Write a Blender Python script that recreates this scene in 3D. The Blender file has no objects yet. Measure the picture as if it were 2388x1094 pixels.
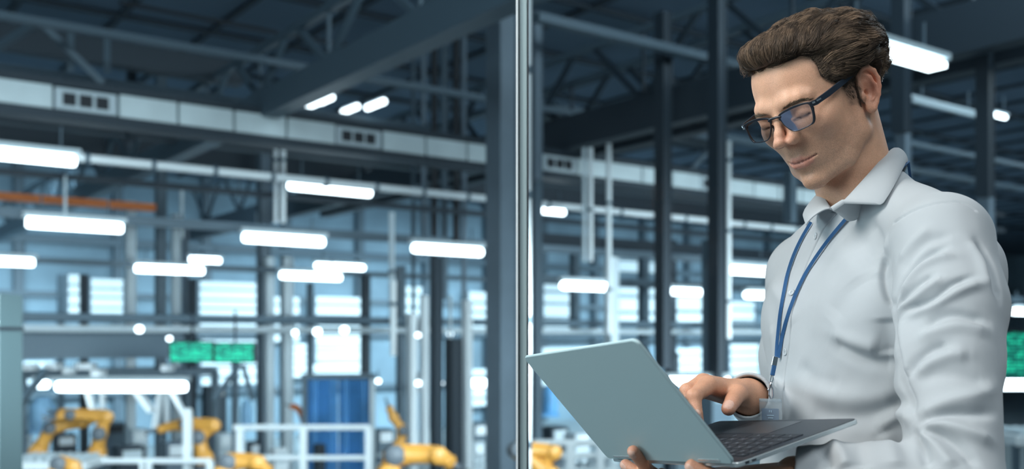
import bpy, bmesh, math, random
import numpy as np
from mathutils import Vector, Matrix

scene = bpy.context.scene
COL = scene.collection
R = math.radians
FPX = 2330.0                       # focal length in pixels of the 2388 px wide frame
CAMZ = 1.38

# ------------------------------------------------------------------ camera
cam_data = bpy.data.cameras.new('camera')
cam_data.sensor_width = 36.0
cam_data.lens = 36.0 * FPX / 2388.0
cam_data.shift_y = (790 - 547) / 2388.0
cam_data.clip_end = 400
cam_data.dof.use_dof = True
cam_data.dof.focus_distance = 1.46
cam_data.dof.aperture_fstop = 3.3
camera = bpy.data.objects.new('camera', cam_data)
COL.objects.link(camera)
camera.location = (0, 0, CAMZ)
camera.rotation_euler = (R(90), 0, 0)
scene.camera = camera

# ------------------------------------------------------------------ world, exposure
world = bpy.data.worlds.new('world')
scene.world = world
world.use_nodes = True
bg = world.node_tree.nodes['Background']
bg.inputs['Color'].default_value = (0.45, 0.66, 0.80, 1)
bg.inputs['Strength'].default_value = 0.16
scene.view_settings.view_transform = 'Standard'
scene.view_settings.look = 'None'
scene.view_settings.gamma = 1
scene.view_settings.use_curve_mapping = False
scene.view_settings.exposure = 0.0
scene.cycles.max_bounces = 6
scene.cycles.transparent_max_bounces = 12
scene.cycles.caustics_reflective = False
scene.cycles.caustics_refractive = False
scene.cycles.sample_clamp_indirect = 4

def area(name, loc, target, size, power, col, size_y=None, spread=180):
    d = bpy.data.lights.new(name, 'AREA')
    d.energy = power
    d.color = col
    d.size = size
    if size_y:
        d.shape = 'RECTANGLE'
        d.size_y = size_y
    d.spread = R(spread)
    o = bpy.data.objects.new(name, d)
    COL.objects.link(o)
    o.location = loc
    o.rotation_euler = (Vector(target) - Vector(loc)).to_track_quat('-Z', 'Y').to_euler()
    return o

# added key, fill and rim lights for the man, without fixtures
area('key_light_front', (-1.9, 0.45, 3.35), (0.5, 1.5, 1.45), 1.2, 82, (1.0, 0.97, 0.93))
area('fill_light_camera', (0.9, -1.0, 4.3), (0.6, 1.5, 1.4), 1.6, 66, (0.92, 0.97, 1.0))
area('fill_light_left', (-2.3, 0.85, 1.75), (0.25, 1.35, 1.3), 1.1, 26, (0.72, 0.93, 1.0))  # cool fill added to brighten the laptop lid
area('rim_light_back', (1.9, 2.6, 2.9), (0.6, 1.5, 1.6), 0.9, 26, (0.80, 0.92, 1.0))  # rim lights added from behind, beyond the glass
area('rim_light_left', (-0.8, 2.35, 2.6), (0.5, 1.5, 1.5), 0.8, 16, (0.80, 0.93, 1.0))
# ------------------------------------------------------------------ helpers
def at(px, py, Y):
    """point of the place seen at photo pixel (px,py) when it stands Y metres in front of the camera"""
    return Vector(((px - 1194) / FPX * Y, Y, CAMZ + (790 - py) / FPX * Y))

def nt(name):
    m = bpy.data.materials.new(name)
    m.use_nodes = True
    return m, m.node_tree, m.node_tree.nodes['Principled BSDF']

def mat(name, col, rough=0.5, metal=0.0, noise=0.0, nscale=8.0, bump=0.0, bscale=60.0, spec=0.5, emit=None, estr=0.0):
    m, t, p = nt(name)
    p.inputs['Base Color'].default_value = (*col, 1)
    p.inputs['Roughness'].default_value = rough
    p.inputs['Metallic'].default_value = metal
    p.inputs['Specular IOR Level'].default_value = spec
    tc = t.nodes.new('ShaderNodeTexCoord')
    if noise:
        n = t.nodes.new('ShaderNodeTexNoise')
        n.inputs['Scale'].default_value = nscale
        n.inputs['Detail'].default_value = 4
        t.links.new(tc.outputs['Object'], n.inputs['Vector'])
        r = t.nodes.new('ShaderNodeValToRGB')
        r.color_ramp.elements[0].position = 0.3
        r.color_ramp.elements[1].position = 0.7
        r.color_ramp.elements[0].color = (*[c * (1 - noise) for c in col], 1)
        r.color_ramp.elements[1].color = (*[min(1, c * (1 + noise)) for c in col], 1)
        t.links.new(n.outputs['Fac'], r.inputs['Fac'])
        t.links.new(r.outputs['Color'], p.inputs['Base Color'])
    if bump:
        n = t.nodes.new('ShaderNodeTexNoise')
        n.inputs['Scale'].default_value = bscale
        n.inputs['Detail'].default_value = 3
        t.links.new(tc.outputs['Object'], n.inputs['Vector'])
        b = t.nodes.new('ShaderNodeBump')
        b.inputs['Strength'].default_value = bump
        b.inputs['Distance'].default_value = 0.002
        t.links.new(n.outputs['Fac'], b.inputs['Height'])
        t.links.new(b.outputs['Normal'], p.inputs['Normal'])
    if emit:
        p.inputs['Emission Color'].default_value = (*emit, 1)
        p.inputs['Emission Strength'].default_value = estr
    return m

def link(name, me, m, parent=None, smooth=False):
    o = bpy.data.objects.new(name, me)
    COL.objects.link(o)
    if m is not None:
        me.materials.append(m)
    if smooth and len(me.polygons):
        me.polygons.foreach_set('use_smooth', np.ones(len(me.polygons), dtype=bool))
    if parent is not None:
        o.parent = parent
    return o

def mesh_from(V, F, name='m'):
    """V (n,3) array, F (m,3|4) int array or list of faces"""
    me = bpy.data.meshes.new(name)
    if isinstance(F, np.ndarray) and F.ndim == 2:
        k = F.shape[1]
        me.vertices.add(len(V))
        me.vertices.foreach_set('co', np.asarray(V, np.float32).ravel())
        me.loops.add(F.size)
        me.loops.foreach_set('vertex_index', F.astype(np.int32).ravel())
        me.polygons.add(len(F))
        me.polygons.foreach_set('loop_start', np.arange(0, F.size, k, dtype=np.int32))
        me.polygons.foreach_set('loop_total', np.full(len(F), k, np.int32))
        me.update(calc_edges=True)
        me.validate()
    else:
        me.from_pydata([tuple(v) for v in V], [], [tuple(f) for f in F])
        me.update()
    return me

def empty(name, loc=(0, 0, 0), rz=0.0, label=None, cat=None, group=None, parent=None):
    o = bpy.data.objects.new(name, None)
    COL.objects.link(o)
    o.location = loc
    o.rotation_euler = (0, 0, rz)
    o.empty_display_size = 0.1
    if parent is not None:
        o.parent = parent
    return tag(o, label, cat, group)

def tag(o, label=None, cat=None, group=None, kind=None):
    if label: o['label'] = label
    if cat: o['category'] = cat
    if group: o['group'] = group
    if kind: o['kind'] = kind
    return o

class MB:
    """collects boxes, bars and tubes into ONE mesh"""
    def __init__(s):
        s.V = []; s.F = []
    def add(s, vs, fs):
        b = len(s.V)
        s.V += [tuple(v) for v in vs]
        s.F += [tuple(i + b for i in f) for f in fs]
    def box(s, c, d, M=None):
        x, y, z = [k / 2 for k in d]
        vs = [Vector(((-x, x)[i & 1], (-y, y)[i >> 1 & 1], (-z, z)[i >> 2 & 1])) for i in range(8)]
        if M is not None: vs = [M @ v for v in vs]
        c = Vector(c)
        s.add([v + c for v in vs], [(0, 2, 3, 1), (4, 5, 7, 6), (0, 1, 5, 4), (2, 6, 7, 3), (0, 4, 6, 2), (1, 3, 7, 5)])
        return s
    def bar(s, a, b, w, h=None, up=(0, 0, 1)):
        """rectangular bar a->b, w across, h in the 'up' direction"""
        a, b = Vector(a), Vector(b); h = h or w
        d = (b - a).normalized(); u = Vector(up)
        if abs(d.dot(u)) > 0.99: u = Vector((1, 0, 0))
        sd = d.cross(u).normalized(); u = sd.cross(d).normalized()
        vs = []
        for q in (a, b):
            for i, j in ((-1, -1), (1, -1), (1, 1), (-1, 1)):
                vs.append(q + sd * (i * w / 2) + u * (j * h / 2))
        s.add(vs, [(3, 2, 1, 0), (4, 5, 6, 7), (0, 1, 5, 4), (1, 2, 6, 5), (2, 3, 7, 6), (3, 0, 4, 7)])
        return s
    def tube(s, pts, r, n=10, caps=True):
        pts = [Vector(p) for p in pts]
        rs = r if isinstance(r, (list, tuple)) else [r] * len(pts)
        b = len(s.V); ref = None
        for i, p in enumerate(pts):
            d = (pts[min(i + 1, len(pts) - 1)] - pts[max(i - 1, 0)]).normalized()
            if ref is None:
                ref = Vector((0, 0, 1)) if abs(d.z) < 0.9 else Vector((1, 0, 0))
            u = (ref - d * ref.dot(d)).normalized(); v = d.cross(u); ref = u
            for k in range(n):
                a = 2 * math.pi * k / n
                s.V.append(tuple(p + (u * math.cos(a) + v * math.sin(a)) * rs[i]))
        for i in range(len(pts) - 1):
            for k in range(n):
                k2 = (k + 1) % n
                s.F.append((b + i * n + k, b + i * n + k2, b + (i + 1) * n + k2, b + (i + 1) * n + k))
        if caps:
            s.F.append(tuple(b + k for k in reversed(range(n))))
            s.F.append(tuple(b + (len(pts) - 1) * n + k for k in range(n)))
        return s
    def lathe(s, c, prof, n=16, M=None):
        """prof: list of (r, z)"""
        b = len(s.V); c = Vector(c)
        for r, z in prof:
            for k in range(n):
                a = 2 * math.pi * k / n
                v = Vector((r * math.cos(a), r * math.sin(a), z))
                if M is not None: v = M @ v
                s.V.append(tuple(c + v))
        for i in range(len(prof) - 1):
            for k in range(n):
                k2 = (k + 1) % n
                s.F.append((b + i * n + k, b + i * n + k2, b + (i + 1) * n + k2, b + (i + 1) * n + k))
        s.F.append(tuple(b + k for k in reversed(range(n))))
        s.F.append(tuple(b + (len(prof) - 1) * n + k for k in range(n)))
        return s
    def build(s, name, m, parent=None, smooth=False, bevel=0.0):
        me = bpy.data.meshes.new(name)
        me.from_pydata(s.V, [], s.F)
        me.update()
        o = link(name, me, m, parent, smooth)
        if smooth:
            try: me.set_sharp_from_angle(angle=R(40))
            except Exception: pass
        if bevel:
            b = o.modifiers.new('bevel', 'BEVEL')
            b.width = bevel; b.segments = 3; b.limit_method = 'ANGLE'; b.angle_limit = R(40)
        return o

# ---- implicit surfaces, polygonised
def nrm(a): return np.sqrt((a * a).sum(-1))
def smin(a, b, k):
    h = np.clip(0.5 + 0.5 * (b - a) / k, 0, 1)
    return b + (a - b) * h - k * h * (1 - h)
def smax(a, b, k): return -smin(-a, -b, k)
def ell(p, c, r, Rm=None):
    q = p - np.asarray(c, p.dtype)
    if Rm is not None: q = q @ Rm
    r = np.asarray(r, p.dtype)
    k0 = nrm(q / r); k1 = nrm(q / (r * r)) + 1e-9
    return k0 * (k0 - 1) / k1
def cap(p, a, b, ra, rb=None):
    if rb is None: rb = ra
    a = np.asarray(a, p.dtype); b = np.asarray(b, p.dtype)
    d = b - a
    t = np.clip(((p - a) @ d) / (d @ d + 1e-12), 0, 1)
    return nrm(p - a - t[:, None] * d) - (ra + (rb - ra) * t)
def chain(p, pts, rs, k=0.0):
    o = None
    for i in range(len(pts) - 1):
        s = cap(p, pts[i], pts[i + 1], rs[i], rs[i + 1])
        o = s if o is None else (smin(o, s, k) if k else np.minimum(o, s))
    return o

def polygonise(f, lo, hi, h, margin=1.0, project=2):
    """surface nets of f(points)=0 inside the box, evaluated block by block near the surface only"""
    lo = np.asarray(lo, float); hi = np.asarray(hi, float)
    B = 8
    nb = np.ceil((hi - lo) / (h * B)).astype(int)
    n = nb * B + 1
    cs = [lo[i] + (np.arange(nb[i]) + 0.5) * h * B for i in range(3)]
    G = np.stack(np.meshgrid(*cs, indexing='ij'), -1).reshape(-1, 3)
    fc = f(G).reshape(nb)
    near = np.abs(fc) < h * B * 0.87 * 1.3 * margin + 2 * h
    grid = np.empty(n, np.float32)
    big = np.repeat(np.repeat(np.repeat(fc, B, 0), B, 1), B, 2)
    grid[:-1, :-1, :-1] = big
    grid[-1, :, :] = 1; grid[:, -1, :] = 1; grid[:, :, -1] = 1
    mask = np.zeros(n, bool)
    idx = np.argwhere(near)
    for (i, j, k) in idx:
        mask[i * B:i * B + B + 1, j * B:j * B + B + 1, k * B:k * B + B + 1] = True
    pts = np.argwhere(mask)
    vals = np.empty(len(pts), np.float32)
    for s in range(0, len(pts), 400000):
        vals[s:s + 400000] = f(lo + pts[s:s + 400000] * h)
    grid[mask] = vals
    # close the surface at the box sides
    for ax in range(3):
        sl = [slice(None)] * 3
        for e in (0, -1):
            sl[ax] = e
            grid[tuple(sl)] = np.maximum(grid[tuple(sl)], 0.2 * h)
    S = grid < 0
    c = [slice(None, -1), slice(1, None)]
    cnt = np.zeros([q - 1 for q in n], np.int8)
    for a in (0, 1):
        for b in (0, 1):
            for d in (0, 1):
                cnt += S[c[a], c[b], c[d]]
    act = (cnt > 0) & (cnt < 8)
    cells = np.argwhere(act)
    vid = np.full(act.shape, -1, np.int64)
    vid[act] = np.arange(len(cells))
    acc = np.zeros((len(cells), 3)); num = np.zeros(len(cells))
    corners = [(a, b, d) for a in (0, 1) for b in (0, 1) for d in (0, 1)]
    for ia, A in enumerate(corners):
        for ax in range(3):
            if A[ax]: continue
            Bc = list(A); Bc[ax] = 1
            va = grid[cells[:, 0] + A[0], cells[:, 1] + A[1], cells[:, 2] + A[2]]
            vb = grid[cells[:, 0] + Bc[0], cells[:, 1] + Bc[1], cells[:, 2] + Bc[2]]
            m = (va < 0) != (vb < 0)
            t = np.where(m, va / (va - vb + 1e-20), 0)
            P = np.tile(np.array(A, float), (len(cells), 1)); P[:, ax] += t
            acc += P * m[:, None]; num += m
    V = lo + (cells + acc / num[:, None]) * h
    quads = []
    for ax in range(3):
        o1, o2 = [(1, 2), (2, 0), (0, 1)][ax]
        a = [slice(None)] * 3; b = [slice(None)] * 3
        a[ax] = slice(None, -1); b[ax] = slice(1, None)
        ch = S[tuple(a)] != S[tuple(b)]
        e = np.argwhere(ch)
        ok = (e[:, o1] > 0) & (e[:, o2] > 0) & (e[:, o1] < n[o1] - 1) & (e[:, o2] < n[o2] - 1)
        e = e[ok]
        s0 = S[e[:, 0], e[:, 1], e[:, 2]]
        def gid(d1, d2):
            q = e.copy(); q[:, o1] += d1; q[:, o2] += d2
            return vid[q[:, 0], q[:, 1], q[:, 2]]
        Q = np.stack([gid(-1, -1), gid(0, -1), gid(0, 0), gid(-1, 0)], 1)
        Q[~s0] = Q[~s0][:, ::-1]
        quads.append(Q)
    F = np.concatenate(quads)
    F = F[(F >= 0).all(1)]
    for _ in range(project):
        g, v0 = grad(f, V, h * 0.5)
        g2 = (g * g).sum(1) + 1e-9
        st = -(v0 / g2)[:, None] * g
        ln = nrm(st)[:, None] + 1e-12
        V = V + st * np.minimum(1, h * 0.6 / ln)
    return V, F

def grad(f, V, e):
    v0 = np.empty(len(V)); g = np.empty((len(V), 3))
    for s in range(0, len(V), 300000):
        P = V[s:s + 300000]
        v0[s:s + 300000] = f(P)
        for i in range(3):
            d = np.zeros(3); d[i] = e
            g[s:s + 300000, i] = (f(P + d) - v0[s:s + 300000]) / e
    return g, v0

def color_attr(me, name, C):
    a = me.color_attributes.new(name, 'FLOAT_COLOR', 'POINT')
    C4 = np.ones((len(C), 4), np.float32); C4[:, :3] = C
    a.data.foreach_set('color', C4.ravel())

# cheap smooth value noise for points
_rng = np.random.default_rng(7)
_TAB = _rng.random((64, 64, 64)).astype(np.float32)
def vnoise(P, s):
    q = P * s + 1000.0
    i = np.floor(q).astype(int); t = q - i; t = t * t * (3 - 2 * t); i &= 63; j = (i + 1) & 63
    x0, y0, z0 = i.T; x1, y1, z1 = j.T; a, b, c = t.T
    l = lambda u, v, w: u + (v - u) * w
    return l(l(l(_TAB[x0, y0, z0], _TAB[x1, y0, z0], a), l(_TAB[x0, y1, z0], _TAB[x1, y1, z0], a), b),
             l(l(_TAB[x0, y0, z1], _TAB[x1, y0, z1], a), l(_TAB[x0, y1, z1], _TAB[x1, y1, z1], a), b), c) * 2 - 1
# ================================================================== THE HALL beyond the glass
D1 = Vector((0.808, 0.589, 0)).normalized()      # lamp rows run this way
D2 = Vector((-0.589, 0.808, 0)).normalized()     # roof girders run this way
UP = Vector((0, 0, 1))
HANG = math.atan2(D1.y, D1.x)
HFLOOR = -3.0
CEIL = CAMZ + 6.8
def along(P, d, px):
    """point on the line P + t d that stands at photo column px"""
    k = (px - 1194) / FPX
    t = (k * P.y - P.x) / (d.x - k * d.y)
    return P + d * t
def hp(a, b, z=0.0):
    return Vector((D1.x * a + D2.x * b, D1.y * a + D2.y * b, z))

M = dict(
    ceil=mat('ceiling_panel', (0.105, 0.155, 0.215), rough=0.9, noise=0.12, nscale=0.4),
    seam=mat('ceiling_seam', (0.022, 0.034, 0.048), rough=0.8),
    wall=mat('wall_cladding', (0.20, 0.30, 0.37), rough=0.8, noise=0.25, nscale=0.35),
    floor=mat('hall_floor', (0.32, 0.38, 0.40), rough=0.35, noise=0.2, nscale=0.5),
    office=mat('office_floor', (0.20, 0.21, 0.22), rough=0.6, noise=0.1, nscale=3),
    dark=mat('dark_steel', (0.020, 0.034, 0.048), rough=0.6),
    mid=mat('blue_grey_steel', (0.085, 0.130, 0.165), rough=0.55),
    col=mat('column_grey', (0.13, 0.175, 0.215), rough=0.6, noise=0.1, nscale=2),
    light=mat('pale_steel', (0.55, 0.64, 0.68), rough=0.45),
    white=mat('white_paint', (0.78, 0.84, 0.86), rough=0.5),
    duct=mat('duct_white', (0.66, 0.76, 0.78), rough=0.5, noise=0.08, nscale=2),
    black=mat('black_rubber', (0.012, 0.016, 0.022), rough=0.6),
    orange=mat('orange_paint', (0.75, 0.20, 0.04), rough=0.5),
    yellow=mat('robot_yellow', (0.66, 0.32, 0.06), rough=0.4, noise=0.08, nscale=4),
    ydark=mat('robot_grey', (0.10, 0.12, 0.14), rough=0.5),
    blue=mat('blue_curtain', (0.10, 0.32, 0.60), rough=0.5, noise=0.3, nscale=1.5),
    pblue=mat('pale_blue_cover', (0.30, 0.56, 0.80), rough=0.5, noise=0.2, nscale=1.5),
    tube=mat('lamp_tube', (0.9, 0.95, 1.0), emit=(0.80, 0.93, 1.0), estr=7.0),
    shut=mat('lit_window', (0.70, 0.80, 0.84), emit=(0.62, 0.82, 0.92), estr=0.20),
    cab=mat('cabinet_grey', (0.055, 0.085, 0.092), rough=0.5),
    bulb=mat('lamp_bulb', (0.9, 0.95, 1.0), emit=(0.82, 0.94, 1.0), estr=5.0),
    alu=mat('mullion_aluminium', (0.42, 0.56, 0.58), rough=0.45, metal=0.2),
)

# added area lights that brighten the hall, besides the modelled lamps
def hall_fill_light(name, P, tgt, sx, sy, power, col=(0.72, 0.90, 1.0)):
    return area(name, P, tgt, sx, power, col, size_y=sy)
for i, (a, b, z, pw) in enumerate([(-4, 3.5, 7.3, 620), (16, 3.5, 7.3, 750), (36, 3.5, 7.3, 1000)]):
    p = hp(a, b, z)
    hall_fill_light('hall_fill_light', p, p + D2 * 22 + D1 * 3 + Vector((0, 0, -8)), 16, 1.6, pw)
for i, (a, b, z, pw) in enumerate([(4, 27, 7.85, 900), (22, 27, 7.85, 900), (42, 27, 7.85, 900)]):
    p = hp(a, b, z)
    o_ = hall_fill_light('row_fill_light', p, p + D2 * 10 + Vector((0, 0, -9)), 16, .5, pw, (0.62, 0.86, 1.0)); o_.data.spread = R(100)

for i, (a, b, z, pw) in enumerate([(0, 5, 1.6, 480), (18, 5, 1.6, 680), (40, 5, 1.6, 650)]):
    p = hp(a, b, z)
    o_ = hall_fill_light('machine_fill_light', p, p + D2 * 22 + Vector((0, 0, -4.0)), 14, 1.2, pw, (0.78, 0.93, 1.0)); o_.data.spread = R(70)  # low fill added to brighten the machines
for i, (a, b, z, pw) in enumerate([(2, 33, 3.4, 900), (22, 33, 3.4, 900), (44, 33, 3.4, 900)]):
    p = hp(a, b, z)
    o_ = hall_fill_light('wall_fill_light', p, p + D2 * 8 + Vector((0, 0, -4.5)), 16, .4, pw, (0.70, 0.90, 1.0)); o_.data.spread = R(110)  # fill added to brighten the far wall

# ---- shell
def struct(o): o['kind'] = 'structure'; return o
fl = MB(); fl.add([hp(-45, -0.0, HFLOOR), hp(95, 0.0, HFLOOR), hp(95, 46, HFLOOR), hp(-45, 46, HFLOOR)], [(0, 1, 2, 3)])
fl.add([hp(-45, 0, HFLOOR - .2), hp(95, 0, HFLOOR - .2), hp(95, 46, HFLOOR - .2), hp(-45, 46, HFLOOR - .2)], [(3, 2, 1, 0)])
struct(fl.build('floor', M['floor']))
of = MB(); of.box((0.6, 0.6, -0.12), (12, 4.0, 0.24)); struct(of.build('floor_office', M['office']))
WB = 42.0
cl = MB(); cl.box((0, 0, 0), (0, 0, 0)); cl = MB()
cl.add([hp(-45, 4, CEIL), hp(95, 4, CEIL), hp(95, 46, CEIL), hp(-45, 46, CEIL), hp(-45, 4, CEIL + .2), hp(95, 4, CEIL + .2), hp(95, 46, CEIL + .2), hp(-45, 46, CEIL + .2)],
       [(0, 1, 2, 3), (7, 6, 5, 4), (0, 4, 5, 1), (1, 5, 6, 2), (2, 6, 7, 3), (3, 7, 4, 0)])
ceiling = struct(cl.build('ceiling', M['ceil']))
sm = MB()
for k in range(-12, 34):
    sm.bar(hp(k * 1.9, 8, CEIL - .04), hp(k * 1.9, WB, CEIL - .04), 0.12, 0.08)
for k in range(3, 14):
    sm.bar(hp(-20, k * 3.1, CEIL - .05), hp(62, k * 3.1, CEIL - .05), 0.14, 0.10)
sm.build('seam', M['seam'], ceiling)
w = MB(); w.bar(hp(-45, WB, (HFLOOR + CEIL) / 2), hp(95, WB, (HFLOOR + CEIL) / 2), 0.3, CEIL - HFLOOR)
struct(w.build('wall_back', M['wall']))
w = MB(); w.bar(hp(82, 0, (HFLOOR + CEIL) / 2), hp(82, WB, (HFLOOR + CEIL) / 2), 0.3, CEIL - HFLOOR)
struct(w.build('wall_right', M['wall']))
# wall ribs and shutters
rb = MB(); k = -18.0
while k < 80:
    rb.bar(hp(k, WB - .35, HFLOOR), hp(k, WB - .35, CEIL), 0.34, 0.34, up=D1); k += 3.6
struct(rb.build('trim_1', M['mid']))
rb = MB()
for z, h in ((5.2, .3), (3.1, .22), (CAMZ + .2, .25), (-.8, .2)):
    rb.bar(hp(-20, WB - .55, z), hp(80, WB - .55, z), 0.2, h)
struct(rb.build('trim_2', M['mid']))

def shutter(n, px0, px1, pytop, pybot, b=WB - .75, rows=6):
    """white slatted shutter on the far wall"""
    ks = [(p - 1194) / FPX for p in (px0, px1)]
    pts = []
    for kk in ks:
        Y = b / (D2.x * kk + D2.y); pts.append((kk * Y, Y))
    Ym = (pts[0][1] + pts[1][1]) / 2
    zt = CAMZ + (790 - pytop) / FPX * Ym; zb = CAMZ + (790 - pybot) / FPX * Ym
    mb = MB(); fr = MB()
    h = (zt - zb) / rows
    for r_ in range(rows):
        z = zb + h * (r_ + .5)
        mb.bar((pts[0][0], pts[0][1], z), (pts[1][0], pts[1][1], z), 0.06, h * (0.90 if r_ % 2 else 0.70))
    o = struct(mb.build('window_%d' % n, M['shut']))
    fr.bar((pts[0][0], pts[0][1], zb), (pts[0][0], pts[0][1], zt), 0.12, 0.12, up=D1)
    fr.bar((pts[1][0], pts[1][1], zb), (pts[1][0], pts[1][1], zt), 0.12, 0.12, up=D1)
    fr.build('window_frame', M['mid'], o)
for i, a_ in enumerate([(462, 600, 655, 765, 5), (612, 700, 690, 800, 5), (733, 845, 690, 850, 7), (930, 985, 665, 740, 3), (1090, 1138, 680, 780, 4), (1440, 1545, 660, 762, 3), (1566, 1642, 655, 760, 3),
                       (1660, 1760, 700, 770, 3), (155, 200, 640, 735, 4), (208, 290, 650, 740, 4), (1440, 1530, 570, 640, 2), (1566, 1650, 810, 870, 3), (1700, 1770, 800, 880, 4), (680, 860, 800, 880, 5),
                       (1265, 1330, 650, 770, 4), (50, 130, 840, 900, 3), (1085, 1145, 860, 950, 4), (465, 600, 790, 900, 5), (1250, 1420, 810, 900, 4)]):
    shutter(i + 1, *a_[:4], rows=a_[4])

# ---- lamps
def lamp(px0, px1, py0, py1, Y, label, group=None, th=None, m='tube', d=None, flat=None):
    """tube lamp between two photo columns, Y metres away at its left end"""
    d = d or D1
    A = at(px0, py0, Y); Bp = along(A, d, px1)
    L = (Bp - A).length
    th = th or 0.085
    root = empty('tube_lamp', (A + Bp) / 2, label=label, cat='lamp', group=group)
    c = (A + Bp) / 2
    dd = (Bp - A).normalized()
    t = MB()
    if flat:
        t.bar(A - c, Bp - c, flat, th * .5)
    else:
        t.tube([A - c, A - c + dd * th * .3, Bp - c - dd * th * .3, Bp - c], [th * .55, th * .62, th * .62, th * .55], 12)
    t.build('tube', M[m], root, smooth=not flat)
    h = MB(); w_ = flat or th
    h.bar(A - c - dd * .06 + UP * th * .95, Bp - c + dd * .06 + UP * th * .95, w_ * 1.15, th * .6)
    h.build('housing', M['light'], root)
    for s in (-.35, .35):
        b = MB(); q = dd * (L * s)
        b.bar(q + UP * th * 1.1, q + UP * (th * 1.1 + .30), .02, .02, up=D1)
        b.build('hanger', M['mid'], root)
    return root
LG = 'tube lamps hanging in rows under the beams'
lamp(-60, 176, 353, 0, 12.6, 'bright tube lamp cut by the upper left edge of the picture, under the white pipe', LG, .125)
lamp(674, 864, 432, 0, 16.6, 'bright tube lamp just below the white pipe, right of the twin white pipes', LG, .125)
lamp(1246, 1315, 489, 0, 20.5, 'short tube lamp just right of the glass post, below the white pipe', LG, .11)
lamp(62, 285, 519, 0, 15.8, 'bright tube lamp under the grey beam, below the orange crane beam', LG, .135)
lamp(568, 754, 554, 0, 17.4, 'bright tube lamp under the grey beam, crossing the broad pale columns', LG, .135)
lamp(964, 1123, 579, 0, 18.4, 'bright tube lamp under the grey beam, in front of the dark pipe bundle', LG, .135)
lamp(-70, 79, 607, 0, 19.5, 'tube lamp cut by the left edge of the picture above the grey cabinet', LG, .135)
lamp(316, 474, 626, 0, 21.5, 'bright tube lamp in the third row, left of the white slatted shutter', LG, .135)
lamp(655, 794, 642, 0, 22.6, 'bright tube lamp in the third row, just right of the broad pale columns', LG, .135)
lamp(442, 514, 605, 0, 27, 'small distant tube lamp above and right of the third row lamp', LG, .125)
lamp(736, 849, 620, 0, 26, 'distant tube lamp above the right end of a third row lamp', LG, .125)
lamp(1311, 1416, 666, 0, 19.5, 'tube lamp left of the pale post above the laptop', LG, .13)
lamp(1545, 1638, 679, 0, 26.5, 'tube lamp hanging before the two pale wall panels', LG, .14)
lamp(1680, 1791, 628, 0, 21.0, 'tube lamp beside the chest of the man, upper of two', LG, .14)
lamp(1739, 1830, 688, 0, 25, "tube lamp partly hidden by the man's chest, lower of two", LG, .14)
lamp(2362, 2420, 727, 0, 20, 'small tube lamp at the right edge above the green screen', LG, .10)
lamp(1960, 2186, 92, 0, 9.2, 'big flat lamp panel behind the back of the man\'s head', None, .10, flat=.20)
lamp(2125, 2280, 234, 0, 15, 'thin pale strip lamp left of the far right dark column', None, .06, m='light')
lamp(2312, 2345, 266, 0, 17.5, 'thin strip lamp right of the far right dark column', None, .06)
for (a_, b_, y_, Y_, lb) in ((692, 712, 261, 19, 'small roof lamp, lowest of the three in line under the girder'), (716, 742, 250, 18.0, 'small roof lamp, middle of the three in line under the girder'), (748, 774, 238, 17.0, 'small roof lamp, topmost of the three in line under the girder'),
                         (800, 834, 262, 19.5, 'small roof lamp at the left of the second roof lamp pair'), (856, 896, 252, 18.2, 'brightest roof lamp at the right of the second pair')):
    A = at(a_, y_, Y_); Bq = along(A, -D2, b_)
    lamp_o = empty('roof_lamp', (A + Bq) / 2, label=lb, cat='lamp', group='small lamps under the roof')
    t = MB(); c = (A + Bq) / 2; t.tube([A - c, Bq - c], .055, 10); t.build('tube', M['bulb'], lamp_o, smooth=True)
    h = MB(); h.bar(A - c + UP * .08, Bq - c + UP * .08, .12, .05); h.build('housing', M['mid'], lamp_o)

# ---- roof girders along D2 (trusses with V braces)
def girder(px, py, Y, t0, t1, h, wdt, rise, braces, m='dark', pitch=2.4, off=0.0):
    P = at(px, py, Y)
    mb = MB()
    mb.bar(P - D2 * t0, P + D2 * t1, wdt, h, up=UP)
    o = struct(mb.build('girder_beam', M[m]))
    tb = MB()
    tb.bar(P - D2 * t0 + UP * rise, P + D2 * t1 + UP * rise, .12, .12)
    o2 = tb.build('top_chord', M['mid'], o)
    br = MB(); t = -t0 + off
    while t < t1 - pitch:
        a = P + D2 * (t + pitch / 2)
        br.bar(a + UP * h * .4, a - D2 * pitch * .42 + UP * rise, .085, .085)
        br.bar(a + UP * h * .4, a + D2 * pitch * .42 + UP * rise, .085, .085)
        br.bar(a + UP * h * .4, a + UP * rise, .05, .05, up=D1)
        t += pitch
    br.build('brace', M[m], o)
    return o
girder(985, 72, 12.0, 4, 30, .42, .30, .95, 1, 'mid', 2.5, .3)
girder(1500, 268, 17.5, 8, 24, .62, .30, 1.5, 1, 'dark', 3.2)
girder(2300, 112, 13.2, 4, 20, .55, .30, 1.3, 1, 'dark', 2.8)

# ---- beams and pipes along D1
def beam1(px0, py0, Y0, px1, w_, h_, m, name='roof_beam'):
    A = at(px0, py0, Y0); Bq = along(A, D1, px1)
    mb = MB(); mb.bar(A, Bq, w_, h_)
    return struct(mb.build(name, M[m]))
beam1(-80, 22, 13, 1700, .12, .10, 'mid')
beam1(-80, 72, 15.5, 560, .30, .40, 'dark')
beam1(-80, 150, 14.5, 1000, .16, .16, 'mid')
beam1(1250, 40, 14, 1900, .16, .12, 'mid')
beam1(1250, 245, 20, 2388, .20, .14, 'mid')
beam1(1250, 258, 21, 1700, .30, .30, 'dark')
beam1(-80, 268, 17, 2200, .25, .14, 'dark')
beam1(-80, 310, 22, 2300, .35, .55, 'dark')
beam1(-80, 392, 15.5, 1900, .12, .10, 'dark')
beam1(-80, 488, 15.8, 1950, .18, .16, 'mid')
beam1(-80, 600, 20, 2388, .16, .12, 'mid')
beam1(1250, 560, 24, 1900, .3, .35, 'dark')
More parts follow.
